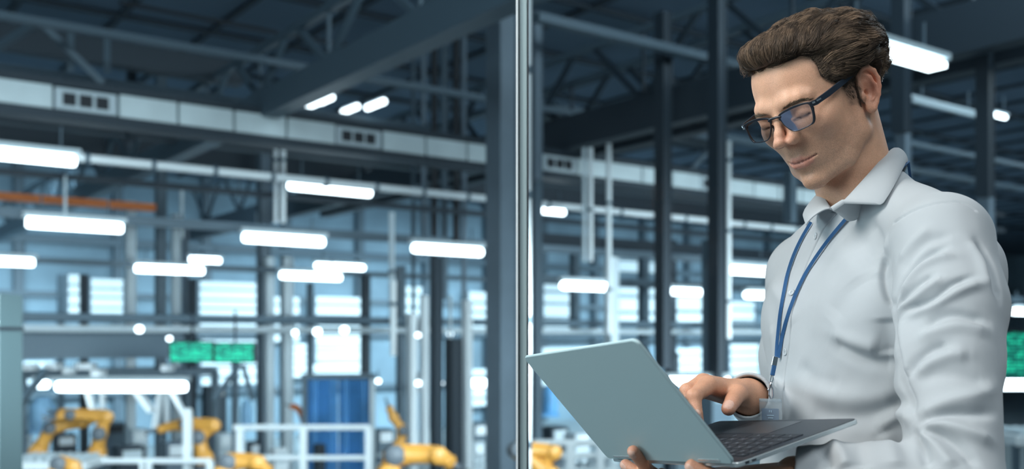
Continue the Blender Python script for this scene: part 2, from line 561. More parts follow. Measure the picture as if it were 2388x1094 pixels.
beam1(1250, 648, 27, 2388, .3, .2, 'mid')
beam1(-80, 805, 17, 420, .4, .5, 'mid')
beam1(2100, 330, 18, 2500, .10, .08, 'mid')
for (x0, y0, x1, y1, Y) in ((92, 50, -20, 118, 14.2), (92, 50, 240, 195, 14.2), (250, 70, 250, 170, 15), (165, 60, 165, 165, 14.5), (1300, 240, 1215, 305, 20), (1290, 245, 1350, 300, 20), (1900 - 310, 420, 1690 - 20, 330, 22)):
    mb = MB(); mb.bar(at(x0, y0, Y), at(x1, y1, Y * 1.02), .09, .09); struct(mb.build('roof_brace_beam', M['mid']))
orange = MB(); A = at(-80, 452, 21); orange.bar(A, along(A, D1, 360), .28, .16); o = orange.build('crane_beam', M['orange'])
tag(o, 'long orange crane beam high at the left, above the hanging lamps', 'crane beam')

# long white duct with grilles
def duct():
    A = at(-40, 210, 13.5); E = along(A, D1, 2330)
    L = (E - A).length; n = int(L / .86)
    root = empty('air_duct', A, label='long white rectangular air duct with dark grilles running across the hall', cat='duct')
    b = MB(); b.bar(UP * .22, UP * .22 + D1 * L, .34, .10); b.bar(UP * -.235, UP * -.235 + D1 * L, .36, .13)
    b.build('rail', M['dark'], root)
    for k in range(n):
        a = D1 * (k * .86 + .02); e = D1 * (k * .86 + .84)
        s = MB()
        if k % 5 == 1:
            s.bar(a, e, .26, .30); o = s.build('grille_box', M['light'], root)
            g = MB()
            for q in range(3):
                c0 = a + D1 * (.10 + q * .22)
                g.bar(c0 - D2 * .14, c0 + D1 * .17 - D2 * .14, .02, .17)
            g.build('grille', M['black'], o)
        else:
            s.bar(a, e, .30, .32); s.build('duct_panel', M['duct'], root)
duct()

def pipe(pts_or, r, m, label, cat='pipe', flanges=0, group=None, name='pipe'):
    A, Bq = pts_or
    root = empty(name, A, label=label, cat=cat, group=group)
    t = MB(); t.tube([Vector((0, 0, 0)), Bq - A], r, 12); t.build('tube', M[m], root, smooth=True)
    if flanges:
        d = (Bq - A).normalized(); L = (Bq - A).length; k = flanges * .5
        while k < L:
            f = MB(); f.tube([d * k, d * (k + .06)], r * 1.35, 12); k += flanges
            f.build('flange', M['mid'], root)
    return root
A = at(-60, 343, 13.0); pipe((A, along(A, D1, 2300)), .062, 'white', 'long white insulated pipe sloping across the hall over the lamp rows', flanges=.9)
A = at(-60, 166, 14.0); pipe((A, along(A, D1, 330)), .07, 'col', 'grey round pipe high at the left, above the white duct')
A = at(280, 6, 15.8); pipe((A, along(A, D1, 860)), .035, 'black', 'thin black cable pipe under the ceiling at the upper left')
A = at(-60, 738, 15.2); pipe((A, along(A, D1, 2300)), .075, 'mid', 'upper grey handrail of the gantry across the hall')
A = at(-60, 765, 15.5); pipe((A, along(A, D1, 2300)), .060, 'light', 'lower pale handrail of the gantry across the hall')
A = at(1225, 800, 25.6); pipe((A, along(A, D1, 1790)), .06, 'mid', 'grey rail behind the top of the laptop')

# ---- columns and upright pipes
def column(px0, px1, ytop, ybot, Y, m, name='column'):
    w_ = (px1 - px0) / FPX * Y
    A = at((px0 + px1) / 2, ytop, Y); z0 = HFLOOR if ybot is None else CAMZ + (790 - ybot) / FPX * Y
    mb = MB(); mb.bar((A.x, A.y, z0), (A.x, A.y, A.z), w_ * .82, w_ * .82, up=D1)
    # flanges
    for s in (-1, 1):
        q = D1 * (s * w_ * .36)
        mb.bar((A.x + q.x, A.y + q.y, z0), (A.x + q.x, A.y + q.y, A.z - .01), w_ * .95, w_ * .12, up=D1)
    return struct(mb.build(name, M[m]))
for c_ in [(1140, 1203, 30, None, 13.5, 'col'), (1530, 1562, 30, 860, 16, 'dark'), (1655, 1690, -30, 900, 14, 'dark'), (2083, 2120, -30, 310, 13, 'dark'), (2092, 2120, 300, None, 18, 'col'), (2280, 2314, 118, 460, 13, 'dark'),
           (2284, 2314, 440, None, 19, 'col'), (292, 316, 470, None, 25, 'light'), (362, 388, 110, None, 25, 'mid'), (296, 318, 165, 330, 18, 'dark'), (398, 420, 500, None, 26, 'light'), (424, 440, 520, None, 27, 'col'),
           (600, 630, 330, None, 25, 'col'), (655, 682, 600, None, 24.5, 'light'), (616, 638, 600, None, 24, 'light'), (186, 206, 640, None, 26, 'dark'), (134, 150, 640, None, 28, 'mid'), (440, 458, 650, None, 26, 'dark'),
           (716, 730, 660, None, 26, 'mid'), (842, 862, 640, None, 24, 'dark'), (925, 945, 620, None, 22, 'mid'), (980, 998, 690, None, 18, 'white'), (950, 972, 730, None, 19, 'white'), (1080, 1100, 700, None, 17, 'white'),
           (1412, 1440, 600, None, 22, 'light'), (1550, 1575, 560, None, 27, 'dark'), (1640, 1668, 560, None, 24, 'mid'), (1330, 1350, 560, 780, 28, 'mid'), (1236, 1262, 30, 420, 15, 'col'), (1238, 1262, 420, None, 16, 'mid'),
           (1830, 1855, 400, 520, 20, 'mid'), (1005, 1030, 600, None, 15, 'dark'), (1040, 1075, 790, None, 15.5, 'dark'), (1490, 1512, 560, None, 30, 'mid'), (540, 556, 840, None, 22, 'mid')]:
    column(*c_)
def vpipe(px, r_px, y0, y1, Y, m, label, group=None, fl=0):
    A = at(px, y0, Y); Bq = Vector((A.x, A.y, CAMZ + (790 - y1) / FPX * Y)) if y1 is not None else Vector((A.x, A.y, HFLOOR))
    return pipe((Bq, A), r_px / FPX * Y, m, label, group=group, flanges=fl, name='upright_pipe')
G = 'upright pipes in the bundle left of the glass post'
vpipe(988, 6, 34, 590, 21, 'col', 'pale upright pipe, first from the left in the tall pipe bundle', G)
vpipe(1013, 8, 40, 610, 21, 'black', 'black upright pipe, left one of the two in the tall pipe bundle', G)
vpipe(1036, 9, 44, 700, 21.2, 'mid', 'grey upright pipe between the two black pipes of the bundle', G)
vpipe(1064, 9, 48, 600, 21, 'black', 'black upright pipe, right one of the two in the tall pipe bundle', G)
vpipe(1082, 6, 50, None, 21, 'col', 'pale upright pipe, first from the right in the tall pipe bundle', G)
vpipe(964, 5, 100, None, 22, 'mid', 'thin grey upright pipe left of the tall pipe bundle')
G = 'pairs of bright upright pipes'
vpipe(643, 4.5, 250, 520, 18, 'white', 'left one of the twin white upright pipes by the duct', G, 2.2)
vpipe(660, 6.5, 250, 520, 18, 'white', 'right one of the twin white upright pipes by the duct', G, 2.2)
vpipe(914, 6.5, 495, 720, 17, 'light', 'slim white upright pipe, upper length, left of the dark bundle', None, 1.2)
vpipe(917, 7.5, 655, 830, 16, 'white', 'slim bright upright pipe, lower length, left of the dark bundle', None, 1.6)
vpipe(1050, 4, 690, 1000, 16, 'light', 'thin pale upright pipe below the dark bundle')
vpipe(1233, 6, -20, None, 8, 'white', 'bright white upright pipe directly behind the glass post', None, 1.0)
vpipe(1362, 4.5, 345, 610, 18, 'light', 'left one of the twin upright pipes right of the glass post', G)
vpipe(1377, 6, 345, 610, 18, 'white', 'right one of the twin upright pipes right of the glass post', G, 1.8)
vpipe(1420, 6, 335, 780, 18.5, 'white', 'single upright white pipe above the laptop corner', None, 1.6)
vpipe(1699, 6, 330, 790, 17, 'white', 'white upright pipe beside the dark column left of the man', None, 1.2)
vpipe(152, 3.5, 410, 500, 16, 'light', 'short thin drop pipe over the left lamp')
vpipe(424, 4, 440, 555, 20, 'light', 'short drop pipe right of the orange crane beam')
tank = MB(); c = at(30, 0, 6.0)

# ---- left edge cabinet
cb = empty('tall_cabinet', (at(0, 700, 6.2).x, 6.2, HFLOOR), label='tall pale grey cabinet post at the left edge of the picture', cat='cabinet')
mb = MB(); zt = at(0, 686, 6.2).z - HFLOOR; mb.box((-.18, 0, zt / 2), (.50, .30, zt)); mb.build('body', M['cab'], cb, bevel=.01)
mb = MB(); mb.box((-.18, 0, at(0, 767, 6.2).z - HFLOOR), (.51, .31, .022)); mb.build('band', M['black'], cb)
mb = MB(); mb.lathe(Vector((.055, -.17, at(0, 752, 6.2).z - HFLOOR)), [(.012, -.012), (.02, 0), (.012, .012)], 12); mb.build('indicator_light', M['bulb'], cb)

# ---- small round lamps seen as dots
for (px, py, Y, r, lb) in ((325, 768, 14.3, .06, 'round lamp on the gantry above the green screens, left'), (395, 790, 18, .05, 'small round lamp just above the left green screen'), (740, 774, 16.8, .07, 'pair of round lamps on the gantry, left one'), (803, 770, 16.6, .07, 'pair of round lamps on the gantry, right one'),
                       (688, 776, 16.5, .05, 'faint round lamp left of the gantry pair'), (975, 782, 17.0, .045, 'round lamp beside the white posts on the gantry'), (1050, 779, 17.2, .045, 'round lamp in front of the dark posts on the gantry'), (882, 889, 18, .05, 'round lamp at the corner of the blue booth'),
                       (975, 894, 18, .05, 'round lamp between the white posts below the gantry'), (1028, 894, 18, .05, 'round lamp low on the dark posts, left'), (1052, 892, 18, .04, 'round lamp low on the dark posts, right'), (30, 921, 20, .06, 'round lamp low behind the left cabinet')):
    mb = MB(); c = at(px, py, Y)
    root = empty('round_lamp', c, label=lb, cat='lamp', group='small round lamps over the machines')
    mb.lathe(Vector((0, 0, 0)), [(r * .5, -r * .85), (r * .9, -r * .4), (r, 0), (r * .9, r * .4), (r * .5, r * .85)], 12); mb.build('bulb', M['bulb'], root, smooth=True)
    mb = MB(); mb.tube([UP * r, UP * (r + .15)], .015, 6); mb.build('stem', M['mid'], root)

# ---- green screens
def screen_mat():
    m, t, p = nt('screen_green')
    tc = t.nodes.new('ShaderNodeTexCoord'); br = t.nodes.new('ShaderNodeTexBrick')
    br.inputs['Scale'].default_value = 3.0; br.inputs['Mortar Size'].default_value = 0.03; br.offset = .37; br.inputs['Bias'].default_value = -.15
    br.inputs['Brick Width'].default_value = .42; br.inputs['Row Height'].default_value = .22
    br.inputs['Color1'].default_value = (0.02, 0.62, 0.36, 1); br.inputs['Color2'].default_value = (0.004, 0.05, 0.06, 1); br.inputs['Mortar'].default_value = (0.003, 0.03, 0.04, 1)
    mp = t.nodes.new('ShaderNodeMapping'); mp.inputs['Rotation'].default_value = (R(90), 0, 0); mp.inputs['Scale'].default_value = (2.2, 1, 2.2)
    t.links.new(tc.outputs['Object'], mp.inputs['Vector']); t.links.new(mp.outputs['Vector'], br.inputs['Vector'])
    t.links.new(br.outputs['Color'], p.inputs['Base Color']); t.links.new(br.outputs['Color'], p.inputs['Emission Color'])
    p.inputs['Emission Strength'].default_value = 0.9
    return m
M['green'] = screen_mat()
def screen(px0, px1, py0, py1, Y, label):
    c = at((px0 + px1) / 2, (py0 + py1) / 2, Y); w_ = (px1 - px0) / FPX * Y; h_ = (py1 - py0) / FPX * Y
    r_ = empty('status_screen', c, label=label, cat='screen', group='green status screens')
    mb = MB(); mb.box((0, .05, 0), (w_ * 1.08, .09, h_ * 1.14)); mb.build('casing', M['black'], r_, bevel=.01)
    mb = MB(); mb.box((0, -.002, 0), (w_, .012, h_)); mb.build('display', M['green'], r_)
    mb = MB(); mb.bar((0, .06, h_ * .55), (0, .06, h_ * .55 + .5), .03, .03, up=(1, 0, 0)); mb.build('hanger', M['dark'], r_)
screen(398, 494, 799, 843, 15.5, 'green status screen hanging over the robots, left one of the pair')
screen(502, 590, 801, 844, 15.5, 'green status screen hanging over the robots, right one of the pair')
screen(2338, 2470, 776, 878, 9.5, 'large green status screen at the right edge behind the sleeve')

# ---- machines
def frame_box(name, c, dx, dy, dz, m, th, label, cat, shelves=(), top=None):
    r_ = empty(name, (c.x, c.y, HFLOOR), HANG, label=label, cat=cat)
    h = c.z - HFLOOR
    for sx in (-1, 1):
        for sy in (-1, 1):
            b = MB(); b.bar((sx * dx / 2, sy * dy / 2, 0), (sx * dx / 2, sy * dy / 2, h), th, th, up=(1, 0, 0)); b.build('post', M[m], r_)
    for zz in (h,) + tuple(shelves):
        b = MB()
        for s in (-1, 1):
            b.bar((-dx / 2, s * dy / 2, zz), (dx / 2, s * dy / 2, zz), th, th)
            b.bar((s * dx / 2, -dy / 2, zz), (s * dx / 2, dy / 2, zz), th, th)
        b.build('rail', M[m], r_)
    if top:
        b = MB(); b.box((0, 0, h - .05), (dx, dy, .08)); b.build('top_panel', M[top], r_)
    return r_
# welding cell with lamp
cell = frame_box('machine_cell', at(262, 868, 23.5), 4.2, 2.0, 0, 'mid', .16, 'grey framed machine cell at the lower left, carrying a long work lamp', 'machine', (1.2,), 'mid')
lamp(133, 434, 902, 0, 18.2, 'very long horizontal work lamp over the yellow robots', None, .15, d=Vector((1, -.02, 0)).normalized())
lamp(84, 112, 897, 0, 20, 'short work lamp left of the very long one', None, .13, d=Vector((1, 0, 0)))
STRUTS = {205: 'broad white slanting strut under the left half of the long work lamp', 240: 'slim white upright strut right beside the broad left one', 318: 'broad white strut slanting right under the long work lamp',
          376: 'white strut leaning left, meeting the broad one right of the lamp middle', 398: 'grey strut slanting down to the right from the end of the long work lamp', 388: 'thin grey upright strut under the right end of the long work lamp',
          30: 'dark grey slanting strut at the lower left beside the tall cabinet', 500: 'dark grey slanting strut below the right green screen, longer one', 590: 'dark grey slanting strut below the right green screen, steeper one'}
for (x0, y0, x1, y1, Y, wd) in ((205, 912, 225, 985, 18.7, .16), (240, 912, 238, 985, 19.2, .10), (318, 912, 355, 960, 18.9, .26), (376, 912, 362, 1000, 19.3, .20), (398, 908, 440, 985, 18.6, .12), (388, 908, 390, 985, 19.6, .09), (30, 960, 110, 862, 16, .16), (500, 930, 560, 850, 19, .16), (590, 935, 566, 850, 20, .10)):
    mb = MB(); mb.bar(at(x0, y0, Y), at(x1, y1, Y), wd, .08)
    o = mb.build('support_strut', M['white' if 190 < x0 < 400 else 'mid'])
    tag(o, STRUTS[x0], 'strut')
# duct ends under the cell roof
for (px, py, w_, lb) in ((65, 856, .30, 'leftmost small white box on the beam of the machine cell'), (126, 855, .26, 'small white box on the machine cell, second from the left'), (163, 864, .16, 'tiny white box low between its neighbours on the machine cell'),
                     (200, 854, .32, 'wide white box above the long work lamp'), (230, 870, .18, 'small white box just over the long work lamp'), (392, 858, .16, 'single white box on the cell under the left green screen')):
    mb = MB(); mb.box(at(px, py, 19.0), (w_, .3, .12)); mb.box(at(px, py, 19.0) + Vector((0, -.16, 0)), (w_ * .8, .02, .09)); o = mb.build('junction_box', M['white']); tag(o, lb, 'box')
# blue booth
bo = empty('welding_booth', (at(790, 1000, 18.5).x, 18.5, HFLOOR), .12, label='blue curtained welding booth behind the white railing', cat='booth')
Hb = at(0, 878, 18.5).z - HFLOOR
def curtain(x0, x1, y, z0, z1, mname, n=40, amp=.035):
    V = []; Fc = []
    for i in range(n + 1):
        x = x0 + (x1 - x0) * i / n; yy = y + amp * math.sin(i * 1.5) + amp * .5 * math.sin(i * .53)
        V += [(x, yy, z0), (x, yy, z1), (x, yy + .02, z1), (x, yy + .02, z0)]
    for i in range(n):
        for k in range(4):
            k2 = (k + 1) % 4
            Fc.append((i * 4 + k, i * 4 + k2, i * 4 + 4 + k2, i * 4 + 4 + k))
    mb = MB(); mb.add(V, Fc); return mb.build('curtain', M[mname], bo, smooth=True)
curtain(-.56, -.02, 0, .1, Hb - .05, 'blue'); curtain(0, .56, .03, .1, Hb - .05, 'blue')
for x in (-.62, .62):
    b = MB(); b.bar((x, .02, 0), (x, .02, Hb), .10, .10, up=(1, 0, 0)); b.build('post', M['light' if x > 0 else 'mid'], bo)
b = MB(); b.bar((-.68, .02, Hb), (.68, .02, Hb), .12, .10); b.build('top_rail', M['mid'], bo)
# pale blue covers
for (px, py, Y, w_, h_, lb) in ((100, 962, 22, .55, .75, 'pale blue rounded machine cover at the lower left'), (1282, 930, 19, .28, .55, 'blue rounded cover seen between the post and the laptop'), (575, 960, 24, .25, .6, 'blue upright cover behind the right green screen'), (1240, 1075, 16, .3, .1, 'pale blue part on the conveyor near the glass post')):
    c = at(px, py, Y); mb = MB()
    mb.lathe(c - UP * h_ / 2, [(w_ * .5, 0), (w_ * .55, h_ * .3), (w_ * .5, h_ * .7), (w_ * .3, h_ * .95), (w_ * .05, h_)], 16)
    mb.box(c - UP * (h_ * .55), (w_ * 1.2, w_ * 1.1, h_ * .12))
    o = mb.build('machine_cover', M['pblue' if px != 1282 else 'blue'], smooth=True); tag(o, lb, 'cover')
# railings
def railing(px0, px1, py, Y, label, posts=(), py2=None, m='white', r=.035, d=None):
    A = at(px0, py, Y); Bq = along(A, d or Vector((1, 0, 0)), px1)
    root = empty('safety_railing', (A.x, A.y, HFLOOR), label=label, cat='railing', group='white safety railings')
    o = Vector((A.x, A.y, HFLOOR)); mb = MB(); mb.tube([A - o, Bq - o], r, 8)
    if py2: mb.tube([A - o - UP * ((py2 - py) / FPX * Y), Bq - o - UP * ((py2 - py) / FPX * Y)], r * .9, 8)
    mb.build('rail', M[m], root, smooth=True)
    for p in posts:
        q = along(A, d or Vector((1, 0, 0)), p) - o
        b = MB(); b.bar((q.x, q.y, 0), (q.x, q.y, q.z), r * 2.2, r * 2.2, up=(1, 0, 0)); b.build('post', M[m], root)
railing(545, 862, 997, 15, 'white safety railing in front of the blue booth', (560, 708, 860), 1068, r=.045)
railing(240, 492, 1075, 14, 'low white railing under the left yellow robots', (335, 345, 490), 1110, r=.04)
railing(1245, 1420, 1033, 14, 'white railing between the glass post and the laptop', (1262, 1330, 1400), 1062, 'white', r=.05)
railing(880, 1200, 1062, 17.8, 'thin pale railing behind the front yellow robot', (900, 1010, 1120), 1085, 'light', r=.03)
railing(430, 446, 960, 14.5, 'bright white gate post beside the second yellow robot', (438,), None, 'white', r=.05)
# conveyor tables
for (px0, px1, py, Y, lb) in ((40, 225, 1070, 14.5, 'long pale conveyor bed at the bottom left corner'), (1300, 1440, 1085, 15, 'pale work table behind the lower left corner of the laptop'), (2330, 2440, 1010, 12, 'white machine housing at the lower right edge behind the elbow')):
    A = at(px0, py, Y); Bq = along(A, Vector((1, 0, 0)), px1); L = (Bq - A).length
    root = empty('conveyor_table', ((A.x + Bq.x) / 2, Y, HFLOOR), label=lb, cat='table')
    h = A.z - HFLOOR
    mb = MB(); mb.box((0, 0, h - .06), (L, .8, .12)); mb.build('bed', M['white'], root, bevel=.01)
    mb = MB()
    k = -L / 2 + .1
    while k < L / 2 - .05:
        mb.tube([(k, -.36, h + .03), (k, .36, h + .03)], .03, 8); k += .13
    mb.build('roller', M['light'], root, smooth=True)
    for sx in (-1, 1):
        for sy in (-1, 1):
            b = MB(); b.bar((sx * L * .45, sy * .34, 0), (sx * L * .45, sy * .34, h - .1), .07, .07, up=(1, 0, 0)); b.build('leg', M['mid'], root)

# ---- robots
def robot(name, joints, Y, r, label, base=True, m='yellow', dys=None):
    """articulated arm through photo points, segments as cast links with joint drums"""
    P = [at(x, y, Y + (dys[i] if dys else 0)) for i, (x, y) in enumerate(joints)]
    o = Vector((P[0].x, P[0].y, HFLOOR)); Q = [p - o for p in P]
    root = empty(name, o, label=label, cat='robot', group='yellow robot arms')
    if base:
        mb = MB(); zb = Q[0].z
        mb.lathe((0, 0, 0), [(r * 2.4, 0), (r * 2.4, .12), (r * 1.7, .2), (r * 1.5, zb - r * 1.6), (r * 1.9, zb - r * 1.2), (r * 1.9, zb - r * .5), (r * 1.2, zb)], 20)
        mb.build('pedestal', M['ydark'], root, smooth=True)
    nms = ['shoulder', 'upper_arm', 'elbow', 'forearm', 'wrist', 'tool_flange']
    rr = [1.35, 1.15, 1.0, .85, .62, .5, .4]
    for i in range(len(Q) - 1):
        a, b = Q[i], Q[i + 1]; d = (b - a); L = d.length; d.normalize()
        ra, rb_ = r * rr[min(i, 6)], r * rr[min(i + 1, 6)]
        mb = MB()
        mb.tube([a - d * ra * .4, a, a + d * L * .18, a + d * L * .5, a + d * L * .85, b, b + d * rb_ * .4], [ra * .5, ra * .95, ra * .9, (ra + rb_) * .36, rb_ * .82, rb_ * .95, rb_ * .5], 16)
        mb.tube([a + d * L * .1 + UP * ra * .8, a + d * L * .9 + UP * rb_ * .8], r * .16, 8)
        mb.build(nms[min(i, 5)] if i != 2 else 'forearm', M[m], root, smooth=True)
        dr = MB(); ax = d.cross(Vector((0, 1, 0))); ax = Vector((.25, -.95, .1)).normalized()
        dr.tube([a - ax * ra * 1.15, a - ax * ra * .95, a + ax * ra * .95, a + ax * ra * 1.15], [ra * .55, ra * .82, ra * .82, ra * .55], 16)
        dr.build('joint', M['ydark' if i in (1, 3) else m], root, smooth=True)
    mb = MB(); e = Q[-1]; d = (Q[-1] - Q[-2]).normalized()
    mb.tube([e, e + d * r * .9], r * .32, 10); mb.bar(e + d * r * .9, e + d * r * 1.9 + UP * r * .3, r * .25, r * .25); mb.bar(e + d * r * .9, e + d * r * 1.9 - UP * r * .3, r * .25, r * .25)
    mb.build('gripper', M['ydark'], root)
    return root
robot('robot_arm', [(88, 1056), (118, 998), (190, 985), (246, 968), (140, 962)], 17.0, .115, 'yellow robot arm at the far left with its upper link lying level', dys=[0, 0, .1, .25, .3])
robot('robot_arm', [(226, 1062), (232, 1012), (250, 972), (165, 968), (135, 972)], 16.0, .12, 'yellow robot arm folded over the first one, left of the white supports', dys=[.1, 0, 0, -.1, -.2])
robot('robot_arm', [(478, 1075), (462, 1020), (500, 992), (430, 990), (372, 1002)], 15.0, .115, 'yellow robot arm beside the white gate post, reaching to the left')
robot('robot_arm', [(905, 1110), (918, 1062), (1020, 1062), (1052, 1080)], 11.5, .125, 'big yellow robot arm at the bottom centre, front of the dark posts', base=True)
robot('robot_arm', [(930, 1046), (940, 1005), (918, 975), (908, 952)], 15.0, .085, 'slim yellow robot arm pointing up behind the big one')
robot('robot_arm', [(1280, 1110), (1205, 1050), (1290, 1055), (1265, 1092)], 11.0, .095, 'yellow robot arm passing behind the glass post at the bottom')
robot('robot_arm', [(520, 1108), (530, 1078), (600, 1078), (625, 1100)], 12.0, .11, 'yellow robot arm cut by the bottom edge, left of the railing')
robot('robot_arm', [(128, 1112), (138, 1082), (172, 1088), (185, 1108)], 12.0, .10, 'yellow robot arm cut by the bottom edge at the far left')
robot('robot_arm', [(712, 1010), (708, 975), (694, 952), (680, 948)], 19.0, .07, 'small orange robot arm left of the blue booth', m='orange')

# assorted equipment among the robots
for (px, py, Y, w_, mn, pn, lb) in (
        (62, 1000, 26.5, .26, 'light', 'light', 'white control cabinet behind the left robots, beside the tall cabinet post'),
        (150, 1012, 25, .5, 'dark', 'white', 'dark control cabinet between the two left robots'),
        (262, 985, 27.5, .6, 'mid', 'black', 'blue grey machine housing with a dark opening under the long work lamp'),
        (322, 1000, 22.5, .35, 'light', 'white', 'pale control cabinet in front of the blue grey machine housing'),
        (300, 1040, 19, .5, 'dark', 'light', 'dark low machine between the yellow robots'),
        (405, 1030, 19.5, .40, 'col', 'white', 'grey control cabinet behind the arm of the second robot'),
        (522, 1010, 20.5, .26, 'light', 'white', 'pale control cabinet under the right green screen'),
        (590, 1030, 20, .22, 'dark', 'white', 'dark control cabinet left of the gate in the railing'),
        (650, 1045, 18, .25, 'white', 'light', 'white control cabinet behind the left part of the railing'),
        (745, 1035, 17, .16, 'dark', 'black', 'dark narrow cabinet in front of the blue booth'),
        (890, 1000, 21, .4, 'mid', 'white', 'grey cabinet right of the blue booth behind the slim robot'),
        (1110, 985, 22, .45, 'mid', 'white', 'grey cabinet with a pale panel right of the dark posts'),
        (1110, 1030, 19.2, .25, 'light', 'white', 'pale cabinet low between the dark posts and the broad column'),
        (1290, 995, 22, .5, 'dark', 'light', 'dark cabinet under the blue cover beside the glass post'),
        (1345, 1010, 19, .35, 'light', 'white', 'pale cabinet just left of the laptop edge'),
        (500, 900, 26, .5, 'col', 'white', 'tall grey cabinet with a pale panel below the green screens'),
        (1660, 905, 20, .6, 'mid', 'light', 'grey cabinet seen above the typing hand')):
    c = at(px, py, Y); h_ = c.z - HFLOOR
    root = empty('control_cabinet', (c.x, c.y, HFLOOR), HANG, label=lb, cat='cabinet')
    mb = MB(); mb.box((0, 0, h_ / 2), (w_, w_, h_)); mb.build('body', M[mn], root, bevel=.01)
    mb = MB(); mb.box((0, -w_ / 2, h_ - .16), (w_ * .7, .03, .2)); mb.build('panel', M[pn], root)
    mb = MB(); mb.box((w_ * .25, -w_ / 2, h_ * .55), (.03, .05, .16)); mb.build('handle', M['black'], root)
lamp(1560, 1700, 889, 0, 14, 'low work lamp seen behind the typing hand', None, .09, d=Vector((1, 0, 0)))
lamp(1085, 1147, 894, 0, 20, 'low work lamp right of the dark posts', None, .13, d=Vector((1, 0, 0)))
lamp(2330, 2420, 897, 0, 10, 'bright strip lamp under the large green screen at the right', None, .09, d=Vector((1, 0, 0)))

# ================================================================== GLASS PARTITION of the office
def pane(n, x0, x1):
    mb = MB(); mb.box(((x0 + x1) / 2, 1.990, 1.6), (x1 - x0, .008, 3.2))
    o = struct(mb.build('window_%d' % n, M_GLASS)); return o
M_GLASS, t_, p_ = nt('partition_glass')
_o = t_.nodes['Material Output']; _tr = t_.nodes.new('ShaderNodeBsdfTransparent'); _tr.inputs['Color'].default_value = (0.965, 0.985, 0.99, 1)
_gl = t_.nodes.new('ShaderNodeBsdfGlossy'); _gl.inputs['Roughness'].default_value = 0.02
_fr = t_.nodes.new('ShaderNodeFresnel'); _fr.inputs['IOR'].default_value = 1.18
_mx = t_.nodes.new('ShaderNodeMixShader')
t_.links.new(_fr.outputs['Fac'], _mx.inputs['Fac']); t_.links.new(_tr.outputs[0], _mx.inputs[1]); t_.links.new(_gl.outputs[0], _mx.inputs[2]); t_.links.new(_mx.outputs[0], _o.inputs['Surface'])
MX0, MX1 = at(1203.5, 0, 2.0).x, at(1229.5, 0, 2.0).x
pane(30, -2.6, MX0 + .002); pane(31, MX1 - .002, 3.0)
mu = MB(); mu.box(((MX0 + MX1) / 2, 2.0, 1.6), (MX1 - MX0, .05, 3.2))
mullion = struct(mu.build('trim_3', M['alu'], bevel=.002))
g_ = MB(); g_.box((MX0 + .0015, 1.971, 1.6), (.003, .010, 3.2)); g_.build('gasket', M['white'], mullion)
g_ = MB(); g_.box((MX0 + .0065, 1.9735, 1.6), (.0022, .006, 3.2)); g_.box((MX1 + .001, 1.985, 1.6), (.003, .03, 3.2)); g_.build('gasket', M['black'], mullion)
# ================================================================== THE MAN
# head frame: x forward, y to his left (near side), z up, millimetres, origin between the ear canals
HR = np.array([[-0.7308, 0.5588, -0.392], [-0.5377, -0.825, -0.1737], [-0.4204, 0.0839, 0.9034]])
HO = np.array([0.4579, 1.4788, 0.3416 + CAMZ])
def h2w(p): return np.asarray(p, float) / 1000.0 @ HR.T + HO
def w2h(p): return (p - HO) @ HR * 1000.0
NECK_BASE = np.array([0.538, 1.515, 0.17 + CAMZ])

def sym(p):
    q = p.copy(); q[:, 1] = np.abs(q[:, 1]); return q

def skull(p):
    d = ell(p, (-2, 0, 51), (99, 75.5, 80))
    d = smin(d, ell(p, (44, 0, 8), (54, 58, 58)), 18)
    q = sym(p)
    d = smin(d, ell(q, (58, 36, -8), (27, 26, 24)), 18)                    # cheek bone
    d = smin(d, ell(p, (56, 0, -47), (35, 30, 34)), 12)                    # muzzle
    jaw = chain(q, [(6, 56, 0), (8, 53, -48), (38, 40, -74), (67, 8, -88)], [13, 15, 14, 12], 6)
    d = smin(d, jaw, 18)
    d = smin(d, ell(p, (71, 0, -88), (15.5, 15, 14)), 9)                   # chin
    d = smin(d, ell(p, (36, 0, -40), (46, 56, 46)), 18)
    return d

def ear(q):
    # q already mirrored to +y; the ear is slightly smaller than drawn, scaled about its root
    s = 0.93
    e = (q - np.array((0., 74, 2))) / s + np.array((-3., 74, 1))
    e = np.stack([e[:, 0] * 1.12, (e[:, 1] - 73.5) - (-(e[:, 0] - 4)) * 0.27, e[:, 2]], 1)
    hel = [(1, 3, 4), (5, 4, 16), (2, 4, 28), (-8, 4, 35), (-20, 5, 34), (-28, 6, 25), (-31, 6, 12), (-28, 6, 0), (-22, 5, -11), (-15, 3, -20), (-8, 1, -27)]
    d = chain(e, hel, [2.5, 3, 3.2, 3.3, 3.4, 3.5, 3.6, 3.6, 3.8, 4.5, 6], 2)
    pl = ell(e, (-11, 0.5, 5), (19, 3.2, 31))
    d = smin(d, pl, 3)
    d = smin(d, chain(e, [(-8, 3, 27), (-18, 4, 18), (-20, 5, 6), (-17, 5, -6), (-9, 4, -13)], [2.5, 3.4, 3.6, 3.8, 3.2], 2), 3)
    d = smin(d, ell(e, (-5, 1, -24), (8.5, 4.5, 9)), 4)
    d = smin(d, ell(e, (4.5, 2.5, -4), (4.5, 4.5, 7)), 3)                   # tragus
    d = smax(d, -ell(e, (-8, 7, 1), (10, 9, 14)), 3)
    back = cap(q, (-8, 68, 18), (-8, 66, -14), 9, 8)
    return smin(d * s * 0.9, back, 5)

